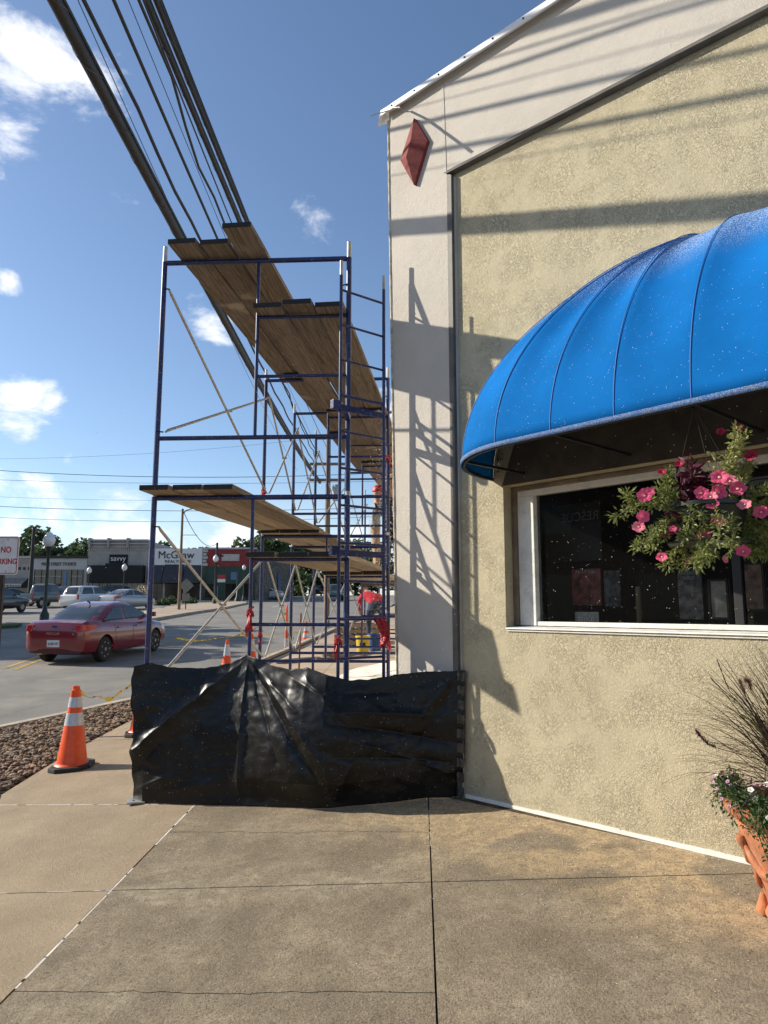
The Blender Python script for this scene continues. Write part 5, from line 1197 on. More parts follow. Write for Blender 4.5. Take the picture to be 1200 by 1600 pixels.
bp(t, 'shop_window', M_SHOPGL, 142, 227, 911, 940, .02, .05)
for x in (144, 155, 159.5, 168, 172, 198, 206, 214, 222): bp(t, 'shopfront_mullion', M_FRW, x-1.1, x+1.1, 911.2, 939, .10, .1)
t = block('shop_row_building', 'white realtor shop with charcoal awnings', 230.5, 315, 857, M_BW)
text_mesh('lettering', 'McGraw', 1.12, M_LETD, t, (fx(274), YB-.03, fz(867.5)), (1, 0, 0), (0, 0, 1), .05, wx=1.0); text_mesh('lettering', 'REALTORS\u00ae', .45, M_LETD, t, (fx(277), YB-.03, fz(877.5)), (1, 0, 0), (0, 0, 1), .04, wx=1.15)
for k, (a, b) in enumerate(((237, 256.5), (257.5, 288), (289.5, 314))): slope_awning(t, M_CHAR, a, b, 883 if k != 1 else 882, 911.5, 1.1); bp(t, 'shop_window', M_SHOPGL, a+1, b-1, 911, 938, .02, .05)
for x in (257, 289): bp(t, 'shopfront_mullion', M_FRW, x-1.2, x+1.2, 911.5, 939, .08, .1)
t = block('shop_row_building', 'red fronted corner shop with dark green windows and stone flank', 315.5, 400, 856.5, M_STONE, 30)
bp(t, 'red_fascia', M_BR, 322, 398, 858.5, 885, .06, .06); bp(t, 'roof_edge', M_BG2, 315, 400.5, 855.5, 858.2, .15, .4)
for k in range(5): bp(t, 'quoin', M_BG2, 316, 322 if k % 2 else 324, 858.5+k*5.4, 862.5+k*5.4, .10, .1)
bp(t, 'sign_panel', mat('sign_cream', (.42, .40, .36), .7), 346, 373.5, 866, 876.5, .12, .05); bp(t, 'green_front', M_GREEN, 320, 398, 885.2, 938, .05, .05)
for a, b in ((322, 334), (353, 372), (380, 396)): bp(t, 'shop_window', M_SHOPGL, a, b, 912, 934, .09, .04)
bp(t, 'poster', mat('poster_blue', (.10, .17, .30)), 361, 369.5, 894, 906, .12, .04); bp(t, 'door', M_BG2, 336, 341, 916, 938, .09, .04)
# flank of the corner shop: its stones and a blue window
m = MB(); X1 = fx(400); r = random.Random(9)
zz = rz(0, 80)-.1
while zz < fz(862)-.3:
    y = YB+.2
    hgt = r.uniform(.3, .42)
    while y < YB+28:
        l = r.uniform(.5, 1.1); p = r.uniform(.02, .09); m.hexa([(X1, y, zz), (X1+p, y+.03, zz+.02), (X1+p, y+l-.06, zz+.02), (X1, y+l-.03, zz), (X1, y, zz+hgt-.03), (X1+p, y+.03, zz+hgt-.05), (X1+p, y+l-.06, zz+hgt-.05), (X1, y+l-.03, zz+hgt-.03)]); y += l
    zz += hgt
tag(m.build('stone', island_mat('flank_stones', [(.13, .11, .09), (.09, .075, .06), (.17, .145, .115), (.11, .09, .07)]), t, fix=False), kind='stuff')
m = MB(); m.box((X1+.12, YB+16, fz(902)), (.1, 2.6, 2.2)); m.build('blue_window', mat('blue_panel', (.02, .05, .14), .5), t)
# brick block across the street to the left, seen only in reflections
t = thing('brick_block', 'long brown brick shop block across the street left of the view', 'building', (-34, -14, rz(0, 0))); m = MB(); m.hexa([(-44, -45, -2), (-31, -45, -2), (-31, 12, -.3), (-44, 12, -.3), (-44, -45, 8.5), (-31, -45, 8.5), (-31, 12, 8.5), (-44, 12, 8.5)]); m.build('wall', mat('brick_brown', (.12, .07, .05), .9, var=.25, vs_=1.2), t)
for k in range(9):
    for z, h in ((.9, 2.2), (5.2, 1.7)): m = MB(); m.box((-30.97, -42+k*6.2, z+h/2), (.1, 3.0, h)); m.build('window', M_SHOPGL, t)
# paving in front of the shops, traffic island, planting
m = MB(); z = rz(0, 74); m.hexa([(-75, 72.6, rz(0, 72.6)-.2), (fx(404), 72.6, rz(0, 72.6)-.2), (fx(404), YB, rz(0, YB)-.2), (-75, YB, rz(0, YB)-.2), (-75, 72.6, rz(0, 72.6)+.15), (fx(404), 72.6, rz(0, 72.6)+.15), (fx(404), YB, rz(0, YB)+.12), (-75, YB, rz(0, YB)+.12)])
tag(m.build('far_pavement', M_TAN), 'pavement in front of the shops across the street', kind='structure')
m = MB(); isl = [onR(*q) for q in ((232, 972), (300, 960), (345, 953), (386, 944), (383, 941.5), (340, 943), (300, 946), (255, 951), (225, 958))]; m.prism([(p.x, p.y, rz(0, p.y)-.1) for p in isl], (0, 0, .25)); tag(m.build('traffic_island', M_TAN, bevel=.02), 'pale concrete traffic island in the far street', kind='structure')
m = MB(); isl = [onR(*q) for q in ((-40, 985), (28, 981), (34, 978), (-40, 979))]; m.prism([(p.x, p.y, rz(0, p.y)-.1) for p in isl], (0, 0, .22)); tag(m.build('grass_verge', mat('verge_grass', (.06, .085, .02), .95, var=.4, vs_=2, bump=.05, bs=12)), 'small grass verge across the street', kind='structure')

# ================================================================== LAMPS, POLES
M_LAMPPOST = mat('lamp_post_green', (.02, .03, .025), .5, var=.2); M_GLOBE = mat('lamp_globe', (.72, .72, .70), .25, var=.04, spec=.6)
def acorn(label, px, ytop, Y, post=M_LAMPPOST, sc=1.):
    p = at(px, ytop, Y); z0 = rz(0, Y); t = thing('street_lamp', label, 'street lamp', (p.x, Y, z0), 0, 'acorn street lamps'); h = p.z-z0
    m = MB(); m.lathe([(.20*sc, 0), (.19*sc, .5), (.12*sc, .62), (.075*sc, .8), (.06*sc, h-.95*sc), (.09*sc, h-.9*sc), (.13*sc, h-.75*sc), (.10*sc, h-.70*sc)], (p.x, Y, z0), 14); m.build('post', post, t, smooth=40)
    m = MB(); m.lathe([(.11*sc, h-.71*sc), (.24*sc, h-.55*sc), (.26*sc, h-.38*sc), (.20*sc, h-.27*sc)], (p.x, Y, z0), 16); m.build('globe', M_GLOBE, t, smooth=60)
    m = MB(); m.lathe([(.215*sc, h-.275*sc), (.21*sc, h-.25*sc), (.12*sc, h-.12*sc), (.03*sc, h-.06*sc), (.02*sc, h)], (p.x, Y, z0), 14); m.build('cap', M_GLOBE, t, smooth=40)
acorn('large acorn street lamp in front of the pale low shop', 78, 829, 31)
acorn('small acorn street lamp at the left edge of the taller grey shop', 140, 885, 66, sc=.9); acorn('small acorn street lamp under the black shop sign panel', 195, 880, 62, sc=.9)
acorn('acorn street lamp on the traffic island beside the red shop', 337.5, 866, 62, sc=.95); acorn('slim acorn street lamp in front of the red shop', 381.5, 882, 70, sc=.75)
def plainpole(name, label, px, ytop, Y, r, mt, arms=()):
    p = at(px, ytop, Y); z0 = rz(0, Y); t = thing(name, label, 'pole', (p.x, Y, z0)); m = MB(); m.tube([(p.x, Y, z0-.05), (p.x, Y, p.z)], r, 10, rs=[r, r*.7]); m.build('shaft', mt, t, smooth=50)
    for nm, pts, rr in arms:
        m = MB(); m.tube([at(x, y, Y) for x, y in pts], rr, 6); m.build(nm, mt, t, smooth=50)
    return t, p
plainpole('utility_pole', 'dark utility pole between the striped awning and the pale shop', 53.5, 823, 60, .19, M_POLED)
tt, p = plainpole('light_pole', 'tall brown light pole with a curved arm in front of the white shop', 285.5, 795, 47, .11, M_POLE, [('arm', [(286, 803), (291, 797.5), (300, 795)], .04), ('crossarm', [(286, 836), (308, 836)], .02)])
plainpole('utility_pole', 'dark utility pole rising behind the acorn lamp by the red shop', 339.5, 848, 72, .16, M_POLED, [('bracket', [(336, 866), (349, 869)], .10)])
plainpole('sign_post', 'thin dark post with a flared green base in front of the red shop', 371, 893, 71, .07, M_LAMPPOST)
p = onR(371, 942); t = thing('bollard_base', 'flared dark green post base on the traffic island', 'post base', (p.x, p.y, rz(0, p.y))); m = MB(); m.lathe([(.34, .1), (.30, .35), (.18, .6), (.12, 1.2), (.08, 1.25)], (p.x, p.y, rz(0, p.y)), 14); m.build('casting', M_LAMPPOST, t, smooth=40)
p = at(291, 915, 48); t = thing('warning_sign', 'grey back of a diamond road sign on the traffic island', 'sign', (p.x, 48, rz(0, 48))); m = MB(); s = .50; m.prism([(p.x+s, 48, p.z), (p.x, 48, p.z+s), (p.x-s, 48, p.z), (p.x, 48, p.z-s)], (0, .02, 0)); m.build('panel', mat('sign_back', (.22, .21, .19), .5, metal=.4), t)
m = MB(); m.box((p.x, 48, p.z-.78), (.5, .02, .5)); m.build('plaque', mat('sign_back', (.22, .21, .19)), t); m = MB(); m.bar((p.x, 48.05, rz(0, 48)), (p.x, 48.05, p.z+.4), .06, .05, up=(0, 1, 0)); m.build('post', M_DARKSTEEL, t)
p = at(346, 904, 68); t = thing('small_street_sign', 'small red and white sign beside the acorn lamp', 'sign', (p.x, 68, rz(0, 68))); m = MB(); m.box((p.x, 68, p.z+.18), (.75, .03, .35)); m.build('panel', M_SIGNRED, t); m = MB(); m.box((p.x, 68, p.z-.2), (.75, .03, .30)); m.build('panel', M_SIGN, t); m = MB(); m.bar((p.x+.3, 68.05, rz(0, 68)), (p.x+.3, 68.05, p.z+.5), .08, .06, up=(0, 1, 0)); m.build('post', M_DARKSTEEL, t)
# wire from the pole to the light pole
t = thing('utility_wire', 'drooping service wire from the light pole to the pole by the red shop', 'wire', tuple(at(286, 800, 47)), 0, 'wires across the street'); a = at(287, 800, 47); b = at(338, 850, 72); m = MB(); m.tube([a*(1-u)+b*u-Vector((0, 0, 2.2*4*u*(1-u)*.45)) for u in np.linspace(0, 1, 20)], .025, 5); m.build('strand', M_CABLE, t)

# ================================================================== TREES
M_LEAF = leafmat('leaves_far', (.085, .125, .04), .5); M_LEAF2 = leafmat('leaves_dark', (.06, .095, .034), .5); M_BARK = mat('bark', (.09, .07, .05), .9, var=.3)
def tree(label, x, y, z0, H, rx, rh, seed, n=2600, leaf=.38, mt=None, name='broadleaf_tree'):
    r = np.random.default_rng(seed); t = thing(name, label, 'tree', (x, y, z0), 0, None); m = MB(); c0 = Vector((x, y, z0))
    m.tube([c0, c0+Vector((.1, 0, H*.35)), c0+Vector((.0, .1, H*.75))], .3, 8, rs=[.04*H*.6, .03*H*.6, .01*H])
    for k in range(6):
        a = r.uniform(0, 6.28); m.tube([c0+Vector((0, 0, H*(.32+.05*k))), c0+Vector((math.cos(a)*rx*.4, math.sin(a)*rx*.4, H*(.5+.05*k))), c0+Vector((math.cos(a)*rx*.75, math.sin(a)*rx*.75, H*(.58+.06*k)))], .1, 6, rs=[.09, .06, .02])
    m.build('trunk', M_BARK, t, smooth=60)
    nc = 46; cen = []
    for k in range(nc):
        while True:
            p = r.uniform(-1, 1, 3)
            if .25 < np.linalg.norm(p) < 1: break
        cen.append((p[0]*rx, p[1]*rx, H-rh+p[2]*rh, r.uniform(.55, 1.1)*rx*.33))
    cen = np.array(cen); idx = r.integers(0, nc, n); d = r.normal(size=(n, 3)); d /= np.linalg.norm(d, axis=1)[:, None]; rad = cen[idx, 3]*r.uniform(.55, 1.05, n)
    P = cen[idx, :3]+d*rad[:, None]*np.array([1, 1, .8]); P += np.array([x, y, z0])
    u = r.normal(size=(n, 3)); u /= np.linalg.norm(u, axis=1)[:, None]; v = np.cross(u, r.normal(size=(n, 3))); v /= np.linalg.norm(v, axis=1)[:, None]; s = leaf*r.uniform(.5, 1.2, n)[:, None]
    V = np.stack([P-u*s, P+v*s*.6, P+u*s, P-v*s*.6], 1).reshape(-1, 3); m = MB(); m.v = V.tolist(); m.f = [(4*k, 4*k+1, 4*k+2, 4*k+3) for k in range(n)]; m.build('crown', mt or M_LEAF, t, fix=False); return t
for k, (px, yt, Y, rx, lb) in enumerate(((60, 828, 96, 4.6, 'tall tree behind the pale shop, left of the large lamp'), (38, 848, 100, 4.4, 'tree behind the striped awning shop at the left edge'), (92, 842, 98, 4.4, 'tree behind the pale shop, right of the large lamp'), (122, 848, 96, 4.2, 'tree beside the left wall of the taller grey shop'), (105, 855, 99, 4.0, 'lower tree behind the roof of the pale shop'), (10, 853, 105, 4.6, 'low tree at the far left behind the shops'), (250, 853, 110, 3.4, 'treetop just above the white shop roof, left'), (305, 853, 112, 3.2, 'treetop just above the white shop roof, right'), (395, 836, 118, 4.6, 'tree behind the red shop, left of the second frame'), (425, 826, 122, 5.4, 'tallest tree behind the red shop between the planks'), (455, 838, 125, 5.0, 'tree at the end of the street behind the scaffold, left'), (485, 842, 128, 5.4, 'tree at the end of the street behind the scaffold, middle'), (520, 846, 130, 5.4, 'tree at the end of the street behind the ladder'), (555, 850, 128, 5.4, 'tree at the end of the street, right of the ladder'), (445, 880, 112, 4.2, 'low tree beside the stone flank of the red shop'), (590, 855, 126, 5.2, 'tree at the end of the street beside the shop corner'))):
    p = at(px, yt, Y); z0 = rz(0, min(Y, 120))-.3; tree(lb, p.x, Y, z0, p.z-z0, rx, rx*.85, 50+k, 2600, .42, M_LEAF if k % 3 else M_LEAF2)
# street tree to the left, out of the frame, whose shade falls across the road
tree('broad street tree left of the view shading the road', -24.5, 25.6, rz(0, 25), 11., 4.6, 3.6, 91, 5200, .40); tree('second street tree left of the view shading the road', -24.5, 31.5, rz(0, 31), 10., 4.0, 3.4, 92, 4200, .40)
def shrub(label, px, py, w, h, mt, seed, n=500, leaf=.12, name='shrub'):
    p = onR(px, py); r = np.random.default_rng(seed); t = thing(name, label, 'shrub', (p.x, p.y, rz(0, p.y)), 0, None); m = MB()
    for k in range(7):
        a = r.uniform(0, 6.28); m.tube([(p.x, p.y, p.z), (p.x+math.cos(a)*w*.3, p.y+math.sin(a)*w*.3, p.z+h*.7)], .02, 5)
    m.build('stems', M_BARK, t); P = r.normal(size=(n, 3)); P /= np.linalg.norm(P, axis=1)[:, None]; P *= r.uniform(.4, 1, n)[:, None]; P[:, 2] = np.abs(P[:, 2]); P = P*np.array([w/2, w/2, h])+np.array([p.x, p.y, p.z])
    u = r.normal(size=(n, 3)); u /= np.linalg.norm(u, axis=1)[:, None]; v = np.cross(u, r.normal(size=(n, 3))); v /= np.linalg.norm(v, axis=1)[:, None]; s = leaf*r.uniform(.5, 1.2, n)[:, None]; V = np.stack([P-u*s, P+v*s*.6, P+u*s, P-v*s*.6], 1).reshape(-1, 3); m = MB(); m.v = V.tolist(); m.f = [(4*k, 4*k+1, 4*k+2, 4*k+3) for k in range(n)]; m.build('foliage', mt, t, fix=False)
M_DRY = leafmat('dry_grass', (.42, .33, .22), .3)
shrub('pale dry ornamental grass clump left of the white pickup', 222, 944, 1.9, 1.9, M_DRY, 1, 600); shrub('low green shrub on the island below the white pickup', 266, 944, 1.8, .8, M_LEAF2, 2); shrub('low green shrub left of the diamond sign post', 253, 946, 1.5, .6, M_LEAF2, 3); shrub('low green shrub right of the diamond sign post', 297, 943, 1.6, .6, M_LEAF2, 4)
# ================================================================== PEOPLE
def skin_body(name, joints, edges, mt, parent, root='pelvis', sub=2):
    names = list(joints); me = bpy.data.meshes.new(name); b = BASE.get(parent.name, Vector((0, 0, 0)))
    me.from_pydata([tuple(vec(joints[n][0])-b) for n in names], [(names.index(a), names.index(c)) for a, c in edges], [])
    o = bpy.data.objects.new('tmp', me); COL.objects.link(o); sk = o.modifiers.new('skin', 'SKIN'); sk.use_smooth_shade = True; sk.branch_smoothing = .3
    for i, n in enumerate(names):
        r = joints[n][1]; r = r if isinstance(r, tuple) else (r, r); o.data.skin_vertices[0].data[i].radius = r; o.data.skin_vertices[0].data[i].use_root = (n == root)
    ss = o.modifiers.new('sub', 'SUBSURF'); ss.levels = sub; ss.render_levels = sub
    bpy.context.view_layer.update(); r = bpy.data.meshes.new_from_object(o.evaluated_get(bpy.context.evaluated_depsgraph_get())); bpy.data.objects.remove(o)
    r.materials.clear()
    for q in (mt if isinstance(mt, list) else [mt]): r.materials.append(q)
    for p in r.polygons: p.use_smooth = True
    ob = bpy.data.objects.new(name, r); COL.objects.link(ob); ob.parent = parent; BASE[ob.name] = b; return ob
M_SKIN = mat('skin', (.40, .22, .15), .55, var=.08); M_SHIRTRED = mat('shirt_red', (.45, .015, .03), .85, var=.2, vs_=9, bump=.02, bs=14); M_JEANS = mat('jeans', (.03, .04, .07), .9, var=.25, vs_=8); M_TANCLOTH = mat('tan_cloth', (.40, .27, .17), .9, var=.25, vs_=9, speck=[(40, .5, .3)]); M_DARKCLOTH = mat('dark_cloth', (.02, .022, .03), .9, var=.25, speck=[(34, .55, .45), (60, .5, .3)]); M_GREYCLOTH = mat('grey_cloth', (.30, .29, .28), .9, var=.2, speck=[(40, .5, .3)])
def person(label, J, shirt, trousers, capmat, facing, cap=True):
    base = (J['pelvis'].x, J['pelvis'].y, min(J['footL'].z, J['footR'].z)-.03); t = thing('person', label, 'person', base)
    V = lambda k: J[k]; mid = lambda a, b, u=.5: J[a]*(1-u)+J[b]*u
    joints = {'pelvis': (V('pelvis'), (.155, .12)), 'waist': (mid('pelvis', 'chest', .45), (.14, .11)), 'chest': (V('chest'), (.18, .14)), 'neck': (V('neck'), .06), 'headb': (mid('neck', 'head', .6), .075), 'head': (V('head'), .095), 'crown': (V('head')+(V('head')-V('neck')).normalized()*.08, .075)}
    ed = [('pelvis', 'waist'), ('waist', 'chest'), ('chest', 'neck'), ('neck', 'headb'), ('headb', 'head'), ('head', 'crown')]
    for s in 'LR':
        joints.update({'hip'+s: (V('hip'+s), .095), 'knee'+s: (V('knee'+s), .062), 'ank'+s: (V('foot'+s)+Vector((0, 0, .08)), .042), 'toe'+s: (V('foot'+s)+facing*.17, .035), 'sh'+s: (V('sh'+s), .068), 'el'+s: (V('el'+s), .047), 'wr'+s: (V('hand'+s)*.72+V('el'+s)*.28, .03)})
        ed += [('pelvis', 'hip'+s), ('hip'+s, 'knee'+s), ('knee'+s, 'ank'+s), ('ank'+s, 'toe'+s), ('chest', 'sh'+s), ('sh'+s, 'el'+s), ('el'+s, 'wr'+s)]
        # hand: palm and five fingers
        d = (V('hand'+s)-V('el'+s)).normalized(); sx = d.cross(Vector((0, 0, 1)) if abs(d.z) < .8 else Vector((0, 1, 0))).normalized(); w = V('hand'+s)*.72+V('el'+s)*.28; pm = V('hand'+s)
        joints['palm'+s] = (pm, (.036, .02)); ed.append(('wr'+s, 'palm'+s)); up_ = sx.cross(d)
        for f, (off, ln) in enumerate(((-.03, .07), (-.01, .085), (.01, .08), (.028, .06))):
            joints[f'fa{f}{s}'] = (pm+d*.035+sx*off, .010); joints[f'fb{f}{s}'] = (pm+d*(.035+ln*.55)+sx*off+up_*.012, .009); joints[f'fc{f}{s}'] = (pm+d*(.03+ln)+sx*off+up_*.03, .007); ed += [('palm'+s, f'fa{f}{s}'), (f'fa{f}{s}', f'fb{f}{s}'), (f'fb{f}{s}', f'fc{f}{s}')]
        joints['ta'+s] = (pm+sx*-.045+d*.0, .011); joints['tb'+s] = (pm+sx*-.06+d*.035+up_*.01, .009); ed += [('palm'+s, 'ta'+s), ('ta'+s, 'tb'+s)]
    bd = skin_body('body', joints, ed, [M_SKIN, shirt, trousers, M_BLACK], t)
    # clothing by region of the same continuous surface
    b = BASE[t.name]; names = list(joints); pos = [vec(joints[n][0])-b for n in names]; me = bd.data
    cls = [1 if (n in ('waist', 'chest') or n[:2] in ('sh', 'el')) else 2 if (n == 'pelvis' or n[:3] in ('hip', 'kne', 'ank')) else 3 if n[:3] == 'toe' else 0 for n in names]
    for p in me.polygons:
        c = p.center; k = min(range(len(pos)), key=lambda i: (pos[i]-c).length_squared); p.material_index = cls[k]
    h = V('head'); ax = (V('head')-V('neck')).normalized(); q = ax.to_track_quat('Z', 'Y').to_matrix()
    if cap:
        m = MB(); m.lathe([(.112, .015), (.112, .05), (.10, .10), (.06, .14), (.01, .15)], h, 16, M=q); cp = m.build('cap', capmat, t, smooth=60)
        m = MB(); fz_ = facing-ax*facing.dot(ax); fz_.normalize(); m.grid(6, 6, lambda u, v: h+ax*.03+fz_*(.08+.11*u)+fz_.cross(ax)*(v-.5)*.17*(1-.3*u*u)-ax*.02*u); m.build('peak', capmat, cp, fix=False)
    # face: nose, ears, eyes
    fz_ = facing-ax*facing.dot(ax); fz_.normalize(); sd = fz_.cross(ax)
    m = MB(); m.add([h+fz_*.09+ax*.03, h+fz_*.12-ax*.015, h+fz_*.088-ax*.02+sd*.018, h+fz_*.088-ax*.02-sd*.018], [(0, 1, 2), (0, 3, 1), (1, 3, 2)]); m.build('nose', M_SKIN, t)
    for s in (-1, 1):
        m = MB(); m.lathe([(.004, -.008), (.026, 0), (.004, .008)], h+sd*s*.098, 8, M=sd.to_track_quat('Z', 'Y').to_matrix()); m.build('ear', M_SKIN, t)
        m = MB(); m.lathe([(.003, -.004), (.010, 0), (.003, .004)], h+fz_*.094+sd*s*.034+ax*.018, 8, M=fz_.to_track_quat('Z', 'Y').to_matrix()); m.build('eye', M_BLACK, t)
    return t
v3 = lambda *a: Vector(a)
def shift(J, o): return {k: v+o for k, v in J.items()}
gy_ = gz(-.2, 16)
J = dict(pelvis=v3(.05, -.10, .84), chest=v3(-.08, .22, 1.12), neck=v3(-.16, .36, 1.18), head=v3(-.24, .44, 1.22), hipL=v3(-.09, -.08, .80), hipR=v3(.17, -.10, .80), kneeL=v3(-.13, .10, .45), kneeR=v3(.20, .08, .45), footL=v3(-.12, -.08, .03), footR=v3(.22, -.12, .03), shL=v3(-.30, .22, 1.10), shR=v3(.14, .26, 1.07), elL=v3(-.37, .34, .84), elR=v3(.22, .40, .82), handL=v3(-.28, .52, .64), handR=v3(.10, .55, .62))
person('worker in a red shirt bending over beyond the scaffold ladder', shift(J, v3(-.22, 16.0, gy_+.08)), M_SHIRTRED, M_JEANS, M_BLACK, v3(-.3, .95, 0))
zd = z4+PT+.045
J = dict(pelvis=v3(0, 0, .92), chest=v3(.02, .0, 1.32), neck=v3(.03, 0, 1.50), head=v3(.05, 0, 1.64), hipL=v3(0, .11, .88), hipR=v3(0, -.11, .88), kneeL=v3(.02, .12, .48), kneeR=v3(.05, -.12, .48), footL=v3(-.02, .13, .03), footR=v3(.0, -.14, .03), shL=v3(.02, .21, 1.38), shR=v3(.02, -.21, 1.38), elL=v3(.22, .25, 1.22), elR=v3(.20, -.24, 1.20), handL=v3(.42, .16, 1.32), handR=v3(.40, -.14, 1.34))
person('worker in tan clothes and red cap standing on the scaffold', shift(J, v3(-.16, 12.6, z4+PT)), M_GREYCLOTH, M_TANCLOTH, M_RUST, v3(1, 0, 0))
person('worker in dark speckled clothes at the wall, half hidden by the shop corner', {k: Vector((v.y*.6+.12, v.x+10.3, v.z*.86+z4+PT)) for k, v in J.items()}, M_DARKCLOTH, M_DARKCLOTH, M_TANCLOTH, v3(0, 1, 0))

# ================================================================== WORK SITE BITS
def bucket(label, px, py, mt, Y=None):
    p = onS(px, py); t = thing('bucket', label, 'bucket', (p.x, p.y, gz(p.x, p.y)), 0, 'plastic buckets'); z = gz(p.x, p.y)+.004; m = MB(); m.lathe([(.125, z), (.15, z+.33), (.16, z+.335), (.16, z+.36), (.148, z+.365), (.14, z+.34), (.118, z+.02)], (p.x, p.y, 0), 20); m.build('pail', mt, t, smooth=40)
    m = MB(); m.tube([p+Vector((math.cos(a)*.155, -.02-.10*math.sin(a), .33-.09*math.sin(a))) for a in np.linspace(0, math.pi, 12)], .005, 5); m.build('handle', M_GALV, t); return p
p = bucket('yellow plastic bucket on the pavement beyond the scaffold', 567, 1021, mat('bucket_yellow', (.62, .43, .02), .45, var=.1))
m = MB(); m.grid(4, 4, lambda u, v: p+Vector(((u-.5)*.12, -.150, .13+.10*v))); lab = m.build('printed_label', M_LETD, bpy.data.objects['bucket'], fix=False)
bucket('blue plastic bucket right of the yellow bucket', 586, 1017, mat('bucket_blue', (.02, .07, .22), .45, var=.1))
p = onS(589, 1008); t = thing('white_bag', 'crumpled white bag behind the blue bucket', 'bag', (p.x, p.y, gz(p.x, p.y))); m = MB(); m.lathe([(.22, .01), (.27, .12), (.25, .30), (.17, .45), (.06, .52)], (p.x+.02, p.y+.4, gz(p.x, p.y)), 20, wob=lambda a, z: .12*math.sin(a*3+z*9)+.06*math.sin(a*7-z*14)); m.build('sack', mat('bag_white', (.70, .69, .66), .7), t, smooth=0)
for q in range(4):
    c = v3(-.62, 17.3, gz(-.6, 17.3)+q*.135); t = thing('timber_pallet', ['bottom', 'second', 'third', 'top'][q]+' pallet of the stack behind the buckets', 'pallet', tuple(c), 0, 'stacked pallets')
    for k in range(7): m = MB(); m.box(c+v3(-.5+k*.165, 0, .12), (.11, 1.0, .018)); m.build('deck_board', M_WOODLT, t)
    for k in range(3): m = MB(); m.box(c+v3(0, -.45+k*.45, .06), (1.1, .09, .09)); m.build('bearer', M_WOODLT, t)
# split timber lying by the third frame
for k in range(4):
    a = v3(-1.35+.12*k, 14.2+.2*k, gz(-1.2, 14)+.05+.05*(k % 2)); t = thing('timber_offcut', ['longest', 'second', 'short', 'shortest'][k]+' timber offcut lying behind the yellow tape', 'timber', tuple(a)); m = MB(); m.bar(a, a+v3(1.1-.15*k, .35, .02), .09, .045); m.build('board', M_WOOD, t)
t = thing('rubber_mat', 'black rubber foot of the channelizer lying by the kerb', 'rubber foot', (-2.3, 15.2, gz(-2.3, 15.2))); m = MB(); p = onS(466, 1034); m.prism([(p.x+math.cos(a)*.45, p.y+math.sin(a)*.25, gz(p.x+math.cos(a)*.45, p.y)+.004) for a in np.linspace(0, 6.283, 15)[:-1]], (0, 0, .06)); m.build('slab_foot', M_RUBBER, t, bevel=.01)
# plaster dust on the pavement below the works
m = MB(); r = random.Random(8); ctr = onS(598, 1052); pts = []
for k in range(40):
    a = k/40*6.283; rad = 1+.25*noise.noise(Vector((math.cos(a)*2, math.sin(a)*2, 4))); x = ctr.x+.25+math.cos(a)*1.0*rad; y = ctr.y-.6+math.sin(a)*2.2*rad; pts.append((x, y, gz(x, y)+.004))
m.prism(pts, (0, 0, .004)); tag(m.build('plaster_dust', mat('dust_white', (.72, .69, .62), .95, var=.15, vs_=6, dirt=((.45,.38,.29), 5, .55, .75))), 'white plaster dust covering the pavement inside the scaffold', 'dust', kind='stuff')
# flecks of plaster flying off the wall works
m = MB(); r = random.Random(21)
def fleck(p, s):
    q = [p+Vector((r.uniform(-1, 1), r.uniform(-1, 1), r.uniform(-1, 1)))*s for k in range(4)]; m.add(q, [(0, 1, 2), (0, 2, 3), (0, 3, 1), (1, 3, 2)])
for k in range(2600):
    Y = r.uniform(8.2, 13); fleck(at(r.gauss(603, 13), r.uniform(640, 960), Y), r.uniform(.004, .010))
for k in range(700):
    u = r.random(); fleck(Vector((r.uniform(-1.6, .6), r.uniform(3.6, 4.75), r.uniform(.3, 3.))), r.uniform(.0015, .003))
for k in range(450): fleck(wp(r.uniform(-3., -.9), r.uniform(.05, .9), r.uniform(.5, 2.6)), r.uniform(.001, .0022))
tag(m.build('flying_plaster_flecks', mat('grit_white', (.74, .71, .65)), fix=False), 'white plaster flecks flying in the air around the scaffold', 'debris', kind='stuff')

# ================================================================== HANGING BASKET
def ptat(px, py, Y): return at(px, py, Y)
BY = 3.02
HB = thing('hanging_basket', 'hanging basket of pink petunias under the awning edge', 'hanging basket', tuple(ptat(1108, 845, BY)))
ctr = ptat(1108, 822, BY); hk = ptat(1084, 636, BY-.02)
m = MB(); m.lathe([(.10, -.075), (.115, -.07), (.155, .075), (.168, .078), (.168, .095), (.150, .095), (.146, .07)], ctr, 30); m.build('pot', mat('pot_green', (.006, .014, .010), .4, var=.2), HB, smooth=40)
m = MB(); m.lathe([(.105, -.085), (.17, -.078), (.172, -.070), (.1, -.076)], ctr, 24); m.build('drip_tray', mat('pot_green', (.012, .03, .02)), HB, smooth=40)
m = MB(); m.lathe([(.145, .06), (.02, .07)], ctr, 20); m.build('soil', mat('soil', (.03, .02, .014), .95), HB)
for a in (2.4, 4.5, .2, 5.6):
    m = MB(); m.tube([hk, ctr+Vector((math.cos(a)*.16, math.sin(a)*.16, .09))], .0015, 5); m.build('hanger_wire', M_DARKSTEEL, HB)
m = MB(); m.tube([hk+Vector((0, 0, .03)), hk+Vector((.012, 0, .012)), hk, hk-Vector((.01, 0, .01))], .005, 6); m.bar(hk+Vector((-.03, 0, .02)), hk+Vector((.05, 0, .02)), .01, .012); m.build('hook', M_BLACK, HB)
def leaf_pts(p, d, up, L, w, fold=.25):
    d = d.normalized(); s = d.cross(up); s = s.normalized() if s.length > 1e-4 else Vector((1, 0, 0)); n = s.cross(d)
    return [p, p+d*L*.45+s*w/2+n*fold*w, p+d*L-n*L*.12, p+d*L*.45-s*w/2+n*fold*w, p+d*L*.5]
LF = [(0, 1, 4), (1, 2, 4), (2, 3, 4), (3, 0, 4)]
